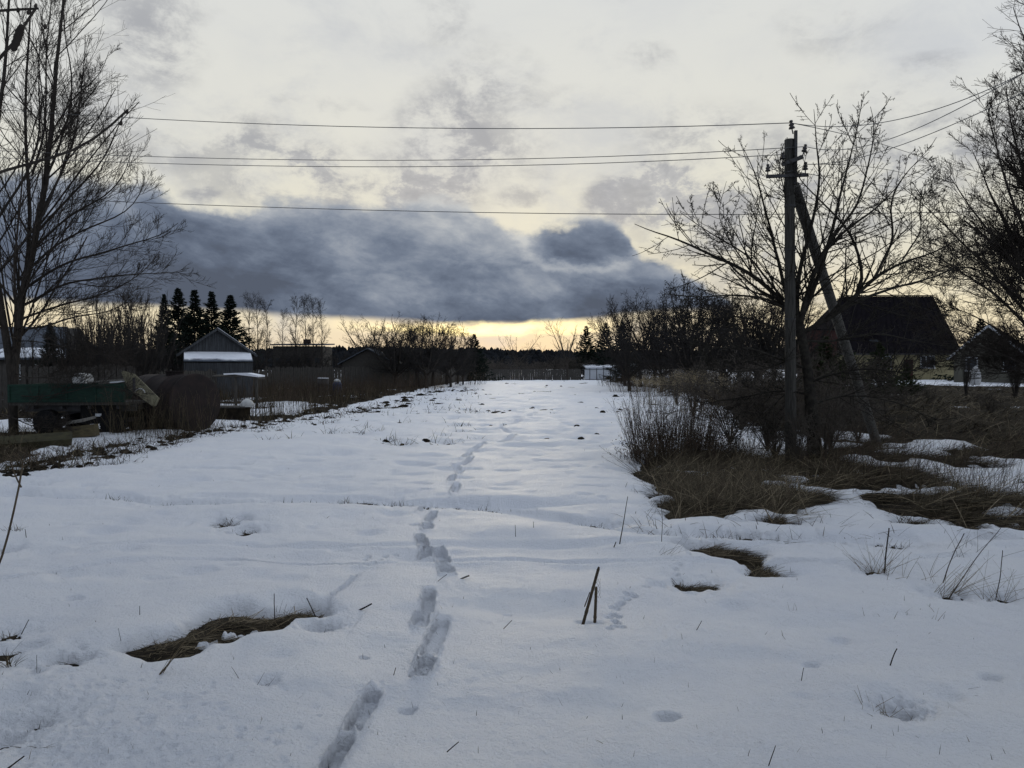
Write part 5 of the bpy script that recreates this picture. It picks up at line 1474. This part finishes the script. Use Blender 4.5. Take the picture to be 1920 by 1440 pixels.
PIN = spruce_mesh(4, .40, 16, 11, .085, .25, M_pine)
THU = spruce_mesh(5, .16, 46, 14, .03, .9, M_spruce)
def conifer(px, py, Y, label, group, pr, name='spruce_tree', w=1.0):
    x = at(px, 690, Y)[0]; z = H(x, Y); h_ = EYE + (690 - py) / F * Y - z
    root = empty(name, (x, Y, z), label, name.split('_')[-1], group, rz=random.uniform(0, 6))
    for n_, m_ in zip(('trunk', 'crown'), pr):
        o = link(n_, m_, None, root); o.scale = (h_ * w, h_ * w, h_)
for k, (rk, (px, py, w)) in enumerate(left_to_right([(309, 549, .8), (336, 538, 1.05), (366, 541, 1.1), (398, 544, 1.1), (433, 551, 1.1)])):
    conifer(px, py, 80 + 3 * (k % 2), rk + ' from the left in the row of five tall dark spruces', 'row of five spruces', SPR[(0, 1, 3, 1, 0)[k]], w=w * (1.1, 1.2, 1.15, 1.05, 1.3)[k])
conifer(889, 625, 90, 'lone dark spruce standing left of the far field end', None, SPR[2], w=1.0)
conifer(1099, 610, 108, 'left one of two dark spruces at the far right of the field', 'far right spruces', SPR[2], w=.9)
conifer(1136, 604, 107, 'right one of two dark spruces at the far right of the field', 'far right spruces', SPR[2], w=.85)
conifer(1166, 600, 78, 'pointed spruce top rising from the dark clump on the right', None, SPR[1], w=1.0)
conifer(95, 602, 44, 'dark cone-shaped thuja beside the left-hand house', None, THU, 'thuja_tree', w=1.6)
conifer(1648, 640, 27, 'young dark green pine before the yellow wall', 'young pines before the houses', PIN, 'pine_tree')
conifer(1590, 650, 24, 'young pine right beside the leaning brace', 'young pines before the houses', PIN, 'pine_tree')
conifer(1548, 628, 26, 'young pine seen between pole and leaning brace', 'young pines before the houses', PIN, 'pine_tree')
conifer(1700, 678, 30, 'smallest young pine before the yellow house door', 'young pines before the houses', PIN, 'pine_tree')
conifer(1838, 596, 66, 'round-topped dark spruce between the two right-hand houses', None, SPR[2], w=1.1)

# ------------------------------------------------------------------ dead grass, weeds and stubble
M2 = lambda n, lo, hi: rng.uniform(lo, hi, n)
def mat_blades(n, xr, yr, test, Lr, Wk, lean=(.7, 1.5), az_mean=None, az_s=3.2, cv=.8, seg=3, zo=.0):
    x, y, z, b = scatter_px(n, xr, yr, test)
    n = len(x); r = np.hypot(x, y)
    a = rng.uniform(0, 2 * pi, n) if az_mean is None else rng.normal(az_mean, .75, n) + az_s * 2.2 * fbm(x / .8, y / .6, 2, 150)
    cl = vn(x / .30, y / .25, 155); z = z + .05 * np.clip(cl, 0, 1) * np.minimum(1, r / 9) ** 2
    return blades('g', x, y, z + zo, rng.uniform(*Lr, n), Wk * (.6 + .07 * r) * rng.uniform(.6, 1.4, n), a, rng.uniform(*lean, n), cv, seg)
bt_ = lambda lim=0.0: (lambda b, x, y: b > lim)
# near right clump and strip
blade_obj('dead_grass', [mat_blades(17000, (1180, 1590), (840, 990), bt_(.03), (.18, .50), .0036, (1.25, 1.64), .5, 1.2, .3),
                         mat_blades(2600, (1225, 1500), (846, 975), bt_(.04), (.35, .85), .0026, (.55, 1.35), .55, .5, .5),
                         mat_blades(18000, (1400, 1990), (845, 1000), bt_(.03), (.18, .50), .0036, (1.2, 1.64), -.3, 1.2, .3),
                         mat_blades(900, (1500, 1990), (850, 985), bt_(.10), (.3, .8), .0034, (.3, 1.2), .3, 1.0, .6),
                         mat_blades(4000, (1280, 1470), (1005, 1070), bt_(-.01), (.10, .32), .0030, (1.25, 1.62), -.3, .6, .3),
                         mat_blades(900, (1270, 1330), (1075, 1100), bt_(-.01), (.08, .28), .0030, (1.3, 1.6), .1, .6, .2)],
          M_thatch, label='flattened dead grass in the thawed patches right of the field', cat='dead grass', kind='stuff')
blade_obj('dead_grass', [mat_blades(5200, (235, 610), (1130, 1232), bt_(.02), (.04, .15), .0034, (1.25, 1.7), None, 3, .25),
                         mat_blades(500, (0, 160), (1130, 1260), bt_(-.01), (.05, .18), .0030, (1.0, 1.6), None, 3, .5),
                         mat_blades(500, (400, 500), (965, 1000), bt_(-.01), (.06, .2), .0032, (1.0, 1.6), None, 3, .5)],
          M_thatch, label='matted dead grass in the thawed patch at the lower left', cat='dead grass', kind='stuff')
# single long straws lying over the mats
blade_obj('long_straw', [mat_blades(650, (1190, 1580), (850, 985), bt_(.0), (.35, .85), .0052, (1.05, 1.5), .45, .9, .35),
                         mat_blades(650, (1420, 1990), (855, 990), bt_(.0), (.35, .85), .0052, (1.0, 1.5), -.3, 1.0, .35),
                         mat_blades(120, (1290, 1460), (1010, 1068), bt_(-.02), (.15, .4), .0045, (1.3, 1.55), -.3, .5, .1),
                         mat_blades(420, (240, 605), (1132, 1230), bt_(.0), (.08, .24), .0040, (1.2, 1.6), .5, 1.2, .15),
                         mat_blades(500, (1400, 2000), (730, 850), bt_(.0), (.4, .9), .0052, (.9, 1.5), -.2, 1.0, .4)],
          M_straw, label='single pale straws lying over the dark dead grass', cat='straw', kind='stuff')
# far verges
blade_obj('verge_grass', [mat_blades(14000, (-100, 900), (716, 880), bt_(-.05), (.15, .45), .0060, (.3, 1.4), None, 3, .6, 2),
                          mat_blades(6000, (380, 740), (705, 790), bt_(.2), (.4, .9), .0050, (.02, .40), None, 3, .35, 2)],
          M_thatch, label='brown dead grass and weeds along the left edge of the field', cat='dead grass', kind='stuff')
blade_obj('verge_litter', [mat_blades(3200, (10, 900), (716, 870), lambda b, x, y: (b > -.55) & (b < .15), (.06, .24), .0060, (.5, 1.55), None, 3, .4, 2),
                           mat_blades(1800, (1150, 1500), (716, 860), lambda b, x, y: (b > -.45) & (b < .15), (.06, .24), .0060, (.5, 1.55), None, 3, .4, 2),
                           mat_blades(900, (1170, 2000), (840, 1010), lambda b, x, y: (b > -.25) & (b < .05), (.06, .26), .0042, (.7, 1.55), None, 3, .4, 2)],
          M_weed, label='dark twigs and bits of stem poking through the snow along the field edges', cat='litter', kind='stuff')
blade_obj('verge_grass', [mat_blades(26000, (1140, 2050), (715, 870), bt_(.0), (.2, .55), .0055, (.9, 1.6), -.2, 1.2, .4, 2),
                          mat_blades(9000, (1180, 1560), (705, 800), bt_(-.05), (.5, 1.1), .0050, (.02, .45), None, 3, .35, 2)],
          M_thatch, label='brown tangled grass on the bank right of the field', cat='dead grass', kind='stuff')

def weed_stems(n, cx, cy, rx, ry, hr, label, group=None, name='weed_clump', m=M_weed, side_n=4, head=None, lean=.18, r0=.0032, cat='weeds'):
    """dry upright stems with short side twigs"""
    a = rng.uniform(0, 2 * pi, n); q = np.sqrt(rng.random(n))
    x = cx + rx * q * np.cos(a); y = cy + ry * q * np.sin(a); z, b = HV(x, y)
    h_ = rng.uniform(*hr, n)
    d = nrm(np.stack([np.cos(a) * q * lean * 2 + rng.normal(0, lean * .5, n), np.sin(a) * q * lean + rng.normal(0, lean * .5, n), np.ones(n)], 1))
    k = 6; pts = [np.stack([x, y, z - .03], 1)]
    for j in range(k - 1):
        d = nrm(d + rng.normal(size=d.shape) * .06); pts.append(pts[-1] + d * (h_ / (k - 1))[:, None])
    P = np.stack(pts, 1); R = r0 * np.linspace(1, .45, k)[None] * np.ones((n, 1))
    root = empty(name, (cx, cy, H(cx, cy)), label, cat, group); o3 = np.array(root.location)
    P = P - o3
    gr = [(P, R, 3)]
    if side_n: 
        g2 = grow(P, R, n=side_n, ratio=.22, ang_=.6, rr=.7, k=3, wander=.1, up=.1, t0=.4, rmin=r0 * .4, lmin=.03); gr.append(g2 + (3,))
    o = link('stems', tubes('stems', gr), m, root); o['kind'] = 'stuff'
    if head:
        src = P[:, -1]; cnt = head[0]; idx = np.repeat(np.arange(n), cnt)
        pos = src[idx] + rng.normal(size=(len(idx), 3)) * np.array(head[1])
        dd = nrm(rng.normal(size=pos.shape)); s = head[2] * rng.uniform(.5, 1.3, len(idx))[:, None]
        sd = nrm(np.cross(dd, rng.normal(size=dd.shape))) * s * .4
        tv = np.stack([pos - sd, pos + sd, pos + dd * s], 1).reshape(-1, 3)
        ho = link('seed_heads', np_mesh('seed_heads', tv, [np.arange(len(tv)).reshape(-1, 3)]), head[3], root); ho['kind'] = 'stuff'
    return root
gw = lambda px, py: gnd(px, py)
c = gw(1268, 862)
weed_stems(520, c[0], c[1] + .25, .74, .55, (.55, 1.25), 'dense dark stand of upright dry weed stems left of the power pole', lean=.10, r0=.0040, head=(7, (.018, .018, .16), .015, M_weed))
weed_stems(260, c[0] + .1, c[1] - .05, .78, .5, (.25, .55), 'low dark leafy tangle at the foot of the upright weed stems', lean=.5, side_n=6, head=(14, (.05, .05, .05), .03, M_weed))
c = gw(1200, 880)
weed_stems(26, c[0] + .15, c[1] + .2, .2, .2, (.5, .9), 'thin arching sprays leaning left out of the weed stand', lean=.65, side_n=5, r0=.0026, head=(4, (.02, .02, .03), .016, M_weed))
c = gw(1400, 870)
weed_stems(150, c[0], c[1] + .5, .6, .7, (.35, .9), 'sparse dry weeds between the weed stand and the pole', lean=.25, r0=.0025)
plant('open', 1668, 606, 27, 'thin bare tree in front of the big house roof', None, 1.0, var=0)
for k, (px, py, sx, n_) in enumerate([(1600, 860, .7, 90), (1680, 880, .8, 110), (1760, 895, .7, 80), (1840, 905, .7, 90), (1560, 880, .4, 50)]):
    c = gw(px, py + 10)
    weed_stems(n_, c[0], c[1], sx, .5, (.3, .95), ORD[k] + ' patch of thin dry stems right of the fruit tree, from the trunk outward' if k < 4 else 'patch of thin dry stems right at the foot of the fruit tree', 'thin dry stems right of the fruit tree', lean=.35, r0=.0022)
for k, (px, py, Y, n_) in enumerate([(1215, 716, 32, 30), (1262, 712, 30, 30), (1300, 705, 25, 40), (1325, 700, 24, 30)]):
    x = at(px, 700, Y)[0]
    weed_stems(n_, x, Y, .55, .5, (1.1, 1.45) if k > 1 else (.9, 1.2), ['leftmost', 'second', 'third and tallest', 'rightmost'][k] + ' clump of tan plume-topped weeds beside the field', 'tan plume-topped weeds', 'plume_weed', M_gold, 3, (60, (.07, .07, .08), .035, M_gold), .12, .005)
for k, (px, py, Y, n_) in enumerate([(290, 790, 17.2, 55), (330, 790, 17.4, 45), (250, 800, 16.8, 60), (380, 780, 18, 60), (212, 800, 16.8, 40)]):
    x = at(px, 700, Y)[0]
    weed_stems(n_, x, Y, .5, .35, (.4, 1.25), ['tall dry stems in front of the middle of the rusted tank', 'tall dry stems in front of the round end of the tank', 'dry stems beside the trailer tailgate', 'thin dry stems at the right foot of the tank', 'few dry stems before the trailer rear wheel'][k], 'dry stems before the tank and trailer', lean=.25, r0=.0034, m=M_thatch)
for k, (px, Y, n_, h_) in enumerate([(430, 25, 70, .6), (500, 30, 120, .9), (560, 34, 200, 1.1), (620, 36, 260, 1.3), (690, 42, 280, 1.4), (760, 52, 260, 1.4), (830, 66, 240, 1.5), (470, 34, 200, 1.4), (560, 42, 200, 1.5), (1196, 62, 200, 1.2), (1225, 48, 240, 1.3), (1265, 40, 240, 1.2), (1215, 66, 160, 1.4)]):
    x = at(px, 700, Y)[0]
    weed_stems(n_, x, Y, 2.2 * Y / 36, 2.6 * Y / 36, (.5 * h_, h_), (ORD[k] + ' tall stand of brown weeds along the left fences' if k < 9 else ORD[k - 9] + ' stand of brown weeds along the right side of the field'), 'brown weeds along the left fences' if k < 9 else 'brown weeds right of the field', lean=.16, r0=.0045 * Y / 30, side_n=3)
for k, (px, py, s_) in enumerate([(330, 818, .35), (120, 842, .3), (430, 806, .25), (210, 838, .3), (60, 862, .3), (255, 815, .2)]):
    c = gw(px, py)
    weed_stems(36 if k == 0 else 16, c[0], c[1], s_, .3, (.12, .38), ['dark bent twiggy tuft on the snow before the tank', 'flat twig litter on the snow by the pale timber', 'small twig litter right of the tank', 'twig litter on the snow before the rear wheel', 'twig litter at the far left on the snow', 'small twigs on the snow before the tailgate'][k], 'twig litter along the left snow edge', 'twig_tuft', M_weed, 5, None, 1.2, .0045, 'twigs')

# tufts and single stems standing in the snow
def tuft(px, py, n, hr, label, lean=(.1, .9), azm=None, m=M_straw, sp=.05, r0=.0014):
    cx, cy = gnd(px, py); x = cx + rng.normal(0, sp, n); y = cy + rng.normal(0, sp * .7, n); z, b = HV(x, y)
    a = rng.uniform(0, 2 * pi, n) if azm is None else rng.normal(azm, .5, n)
    le = rng.uniform(*lean, n); h_ = rng.uniform(*hr, n)
    d = np.stack([np.cos(a) * np.sin(le), np.sin(a) * np.sin(le), np.cos(le)], 1)
    pts = [np.stack([x, y, z - .03], 1)]
    for j in range(5):
        d = nrm(d + rng.normal(size=d.shape) * .05 + np.array([0, 0, -.04])); pts.append(pts[-1] + d * (h_ / 5)[:, None])
    P = np.stack(pts, 1); R = r0 * np.linspace(1, .4, 6)[None] * rng.uniform(.6, 1.5, (n, 1))
    root = empty('grass_tuft', (cx, cy, float(z.mean())), label, 'grass tuft', 'dry grass tufts standing in the snow')
    o = link('blades', tubes('blades', [(P - np.array(root.location), R, 3)]), m, root); o['kind'] = 'stuff'
tuft(1640, 1060, 46, (.10, .42), 'straw-coloured tuft around the thick upright stem on the right', (.1, 1.1))
tuft(1775, 1103, 34, (.12, .55), 'largest straw tuft leaning right near the right edge', (.5, 1.2), .3)
tuft(1872, 1114, 24, (.10, .40), 'tuft nearest the right edge with a bent stem', (.2, 1.1))
tuft(1655, 1325, 26, (.05, .16), 'small tuft low in the right foreground', (.3, 1.2))
tuft(1690, 1332, 14, (.05, .15), 'short sprigs just right of the small foreground tuft', (.7, 1.3), .4)
tuft(295, 1272, 8, (.10, .22), 'few long straws below the big thawed patch', (.5, .75), .5, sp=.012)
tuft(1240, 1045, 10, (.2, .42), 'bent straws pointing up right before the thawed clump', (.9, 1.2), .6, M_weed)
tuft(1560, 990, 10, (.1, .35), 'loose stems at the right tip of the dead grass clump', (.9, 1.4), .3, M_weed, .1)
tuft(1485, 1150 - 15, 3, (.03, .07), 'two tiny sprouts in the open snow right of centre', (.1, .4), sp=.02)
tuft(1700, 1145, 8, (.03, .10), 'tiny sprouts around a small hollow on the right', (.2, 1.0), sp=.10)
tuft(1780, 1290, 8, (.06, .14), 'thin straws lying in a hollow at the lower right', (1.2, 1.5), .0, M_weed, .04)
tuft(500, 1290, 7, (.05, .12), 'bent sprigs in a hollow at the lower left', (.3, 1.3), None, M_weed, .05)
tuft(62, 1395, 5, (.05, .12), 'looped sprigs at the lower left edge', (.5, 1.3), None, M_weed, .03)
tuft(1800, 1045, 12, (.2, .6), 'long dark stems bending over the snow right of the strip', (.7, 1.25), .5, M_weed, .12)
tuft(540, 1140, 10, (.05, .14), 'spiky stubs at the top of the big thawed patch', (.1, .9), None, M_weed, .05)
tuft(1720, 1080, 10, (.1, .3), 'short loose straws between the two right-hand tufts', (.5, 1.2), .5, M_straw, .12)
tuft(755, 830, 8, (.12, .3), 'pale sprig in the snow left of the trodden path', (.4, 1.2), None, M_straw, .15, .003)
tuft(722, 808, 6, (.15, .3), 'reddish sprig in the snow far left of the path', (.4, 1.2), None, M_gold, .15, .004)

def stick(pts, r0, r1, label, Y=None, m=M_twig, group='single stems and sticks in the snow', name='dry_stem', cat='stem'):
    """pts: pixels, the first on the ground"""
    gx, gy = gnd(*pts[0]); z0 = H(gx, gy)
    W_ = [np.array((gx, gy, z0 - .02))] + [np.array(at(px, py, gy + (Y or 0) * (i + 1) / len(pts))) for i, (px, py) in enumerate(pts[1:])]
    P, R = limb(W_, r0, r1, 10)
    root_loc = np.array((gx, gy, z0))
    o = link(name, tubes(name, [((P - root_loc)[None], R[None], 6)]), m, None, root_loc)
    return tag(o, label, cat, group)
stick([(1161, 1023), (1168, 985), (1177, 931)], .0055, .0025, 'tall thin stem rising alone right of the path')
stick([(1148, 1029), (1155, 1016)], .005, .004, 'short stub left of the tall thin stem')
stick([(1658, 1063), (1663, 1020), (1667, 990)], .006, .005, 'thick dark upright stem inside the right-hand straw tuft')
stick([(1768, 1090), (1786, 1040), (1808, 1000)], .0040, .003, 'dark stem leaning right out of the largest tuft')
stick([(1775, 1108), (1820, 1060), (1880, 985)], .0040, .002, 'longest slanting stem near the right edge', .3)
stick([(1866, 1110), (1878, 1070), (1880, 1032)], .0035, .0025, 'bent stem in the tuft nearest the right edge')
stick([(1667, 1245), (1676, 1226), (1682, 1216)], .0035, .003, 'slanting reed stub in the lower right snow')
stick([(660, 1150), (697, 1132)], .006, .005, 'thick short twig lying on the snow left of the path', m=M_bark)
stick([(845, 1089), (880, 1079)], .007, .006, 'broken pale twig lying across the boot prints', m=M_brace)
stick([(810, 1094), (838, 1077)], .0022, .002, 'thin straw crossing the boot prints left of the broken twig')
stick([(598, 1146), (575, 1121)], .0045, .003, 'twig sticking up at the right end of the thawed patch')
stick([(515, 1150), (514, 1113)], .0035, .0025, 'upright stub on top of the thawed patch')
stick([(262, 1164), (262, 1136)], .0022, .0015, 'short upright straw above the thawed patch')
stick([(228, 1205), (222, 1178)], .0015, .001, 'thin straw at the left tip of the thawed patch')
stick([(69, 1252), (69, 1228)], .0013, .001, 'short upright straw at the lower left')
stick([(40, 1182), (54, 1162)], .0028, .002, 'slanting twig near the left edge')
stick([(10, 1438), (45, 1418)], .004, .003, 'dark twig at the bottom left corner', m=M_bark)
stick([(838, 1405), (860, 1391)], .0025, .002, 'small twig in the snow at the bottom centre')
stick([(738, 1265), (742, 1252)], .0022, .002, 'tiny sprig between the boot prints')
stick([(944, 1179), (960, 1163)], .0025, .0018, 'thin twig right of the boot prints')
stick([(1441, 1431), (1454, 1398)], .0022, .0016, 'thin straw at the bottom edge right of centre')
stick([(1502, 1273), (1507, 1252)], .002, .0014, 'thin straw above the small foreground tuft')
stick([(1306, 1178), (1316, 1164)], .0022, .0016, 'short straw in the open snow right of the broken stalks')
stick([(967, 1008), (966, 984)], .003, .002, 'curved sprig pair, the left one')
stick([(1001, 998), (1000, 978)], .003, .002, 'curved sprig pair, the right one')
stick([(1240, 1022), (1242, 975), (1238, 935)], .003, .002, 'upright stem just left of the dead grass clump')
stick([(298, 1272), (320, 1240), (335, 1224)], .0022, .0016, 'longest straw below the big thawed patch')
stick([(50, 1008), (47, 992)], .0035, .002, 'short stub in the hollow at the upper left snow')

# pair of broken stalks
gx, gy = gnd(1092, 1158); z0 = H(gx, gy)
bs = empty('broken_stalk', (gx, gy, z0), 'pair of thick broken stalks standing crossed in the snow', 'stalk')
o3 = np.array((gx, gy, z0))
def stalk(name, a, b_, r0, r1, Y0, Y1, parent=bs, m=M_bark):
    A = np.array(at(*a, Y0)) - o3; B = np.array(at(*b_, Y1)) - o3
    mb = MB().ring(tuple(A - (0, 0, .05)), tuple(B), [(0, r0), (.2, r0 * .95), (.25, r0 * 1.12), (.3, r0 * .93), (.6, r0 * .9), (.65, r1 * 1.12), (.7, r1), (.96, r1), (1, r1 * .6)], 9)
    return mb.build(name, m, parent)
M_stalk = mat('dry_stalk', (.10, .075, .045), (.035, .027, .02), .9, 9, .5, 60, (1, 1, .4))
stalk('stalk', (1092, 1160), (1123, 1063), .0105, .0095, gy, gy - .02, m=M_stalk)
stalk('stalk', (1115, 1162), (1118, 1100), .0105, .009, gy + .02, gy, m=M_stalk)
stalk('side_stub', (1096, 1123), (1106, 1110), .004, .003, gy, gy, m=M_stalk)
Pf = np.array([[np.array(at(1120 + 6 * math.sin(k * 1.3 + j), 1085 + 9 * j, gy)) - o3 for j in range(5)] for k in range(5)])
link('fibre', tubes('fibre', [(Pf, np.full((5, 5), .0007), 3)]), M_stalk, bs)['kind'] = 'stuff'

# near umbel on a bent stem at the left edge
gx, gy = -2.25, 2.45; z0 = H(gx, gy)
um = empty('umbel_plant', (gx, gy, z0), 'withered umbel on a bent stalk at the left edge in front', 'plant')
o3 = np.array((gx, gy, z0))
st_ = limb([(gx, gy, z0 - .03), at(-60, 1180, 2.5), at(0, 1066, 2.5), at(22, 990, 2.5), at(38, 930, 2.5), at(43, 868, 2.5)], .0058, .0030, 18)
sb_ = limb([at(40, 914, 2.5), at(28, 892, 2.5), at(20, 868, 2.5)], .003, .002, 8)
link('stalk', tubes('stalk', [((st_[0] - o3)[None], st_[1][None], 6), ((sb_[0] - o3)[None], sb_[1][None], 5)]), M_stalk, um)
rays_ = []
tip = np.array(at(43, 868, 2.5)); tip2 = np.array(at(20, 868, 2.5))
for tp, n_, s_ in ((tip, 14, .050), (tip2, 9, .032)):
    for k in range(n_):
        a = k * 2.4; e_ = tp + s_ * np.array([math.cos(a), math.sin(a) * .8, .35 + .25 * math.sin(k)])
        rays_.append([tp - o3, (tp * .5 + e_ * .5) + (0, 0, .003) - o3, e_ - o3])
        for j in range(4):
            rays_.append([e_ - o3, e_ - o3 + .006 * np.array([math.cos(j * 1.6), math.sin(j * 1.6), .8]), e_ - o3 + .012 * np.array([math.cos(j * 1.6), math.sin(j * 1.6), .7])])
rays_ = np.array(rays_)
o = link('umbel', tubes('umbel', [(rays_, np.full(rays_.shape[:2], .0007), 3)]), M_stalk, um)

# old grass in thawed spots; along the trails added as shade in the grooves
def hollow_shade_tufts():
    X_, Y_ = [], []
    for (px, py, w) in [(205, 932, 34), (235, 933, 14), (362, 940, 22), (392, 941, 16), (560, 941, 36), (500, 943, 20), (655, 937, 22), (688, 938, 14), (742, 943, 20), (905, 949, 24), (1110, 977, 24), (1130, 982, 18), (1275, 1001, 30), (1345, 1000, 46), (1390, 1001, 24), (1430, 1005, 26),
                        (1580, 1014, 24), (1680, 1020, 30), (315, 939, 14), (430, 974, 24), (465, 988, 22), (590, 1114, 10), (604, 1177, 8), (70, 1346, 7), (10, 1216, 16), (14, 1180, 14), (8, 1024, 16), (122, 1234, 16), (1292, 1088, 26), (1718, 976, 30), (30, 990, 16), (15, 1245, 10), (100, 855, 30), (30, 862, 30), (1240, 990, 18), (1215, 900, 18), (1202, 884, 18)]:
        n = int(w * 2.2); p = rng.normal(px, w * .5, n); q = py + rng.normal(0, 1.2 + w * .03, n)
        for a_, b__ in zip(p, q):
            g_ = gnd(a_, b__); X_.append(g_[0]); Y_.append(g_[1])
    x = np.array(X_); y = np.array(Y_); z, b = HV(x, y); n = len(x); r = np.hypot(x, y)
    return blades('h', x, y, z - .04, rng.uniform(.06, .13, n) * (.7 + .04 * r), .0055 * rng.uniform(.6, 1.5, n) * (.6 + .06 * r), rng.uniform(0, 6.28, n), rng.uniform(.2, 1.35, n), .5, 2)
blade_obj('hollow_shade_grass', [hollow_shade_tufts()], M_thatch, label='dark wisps of old grass in the snow hollows, partly added to imitate shade', cat='dead grass', kind='stuff')
def clods():
    pts = [q_ for q_ in SMALL if (q_[1] > 11)]
    V_, Fq = [], []; off = 0
    for (sx, sy, sr, *_q) in pts:
        far_ = sy > 30
        if far_ and rng.random() > (.75 if sx < -.035 * sy else .22): continue
        for _ in range(1):
            w = (rng.uniform(.06, .22) if far_ else rng.uniform(.04, .11)); h_ = w * rng.uniform(.22, .5)
            cx, cy = sx + rng.normal(0, sr), sy + rng.normal(0, sr)
            z, b = HV(np.array([cx]), np.array([cy])); z0 = float(z[0]) - .02
            k = 7
            for lev, (rr, zz) in enumerate(((1, -.02), (.85, h_ * .6), (.4, h_))):
                for j in range(k):
                    a = 2 * pi * j / k + lev * .4
                    q1 = rr * w * rng.uniform(.6, 1.3)
                    V_.append((cx + math.cos(a) * q1, cy + math.sin(a) * q1 * .8, z0 + zz * rng.uniform(.7, 1.3) + .02))
            for lev in range(2):
                for j in range(k):
                    Fq.append((off + lev * k + j, off + lev * k + (j + 1) % k, off + (lev + 1) * k + (j + 1) % k, off + (lev + 1) * k + j))
            Fq.append(tuple(off + 2 * k + j for j in (0, 1, 2, 3))); Fq.append(tuple(off + 2 * k + j for j in (0, 3, 4, 6)))
            off += 3 * k
    return np_mesh('clods', V_, [np.array(Fq)])
tag(link('clods', clods(), M_soil), 'dark clods of earth and turf scattered on the snow along the field', 'clods', kind='stuff')
# scattered tiny stubble and litter over the snow
x, y, z, b = scatter_px(330, (0, 1900), (735, 1430), lambda b, x, y: b < -.05)
n = len(x); r = np.hypot(x, y)
h_ = rng.uniform(.012, .045, n) * (1 + r * .015)
s1 = blades('stub', x, y, z - .005, h_, .0018 * (1 + r * .12) * rng.uniform(.7, 1.3, n), rng.uniform(0, 6.28, n), rng.uniform(.0, 1.2, n), .3, 2)
x, y, z, b = scatter_px(1500, (-50, 1200), (712, 800), lambda b, x, y: b > -.05)
n = len(x)
s2 = blades('stub', x, y, z - .005, rng.uniform(.05, .22, n), .03 * rng.uniform(.5, 1.3, n), rng.uniform(0, 6.28, n), rng.uniform(.3, 1.4, n), .3, 2)
blade_obj('stubble', [s1, s2], M_thatch, label='tiny bits of stubble poking through the snow all over the field', cat='stubble', kind='stuff')
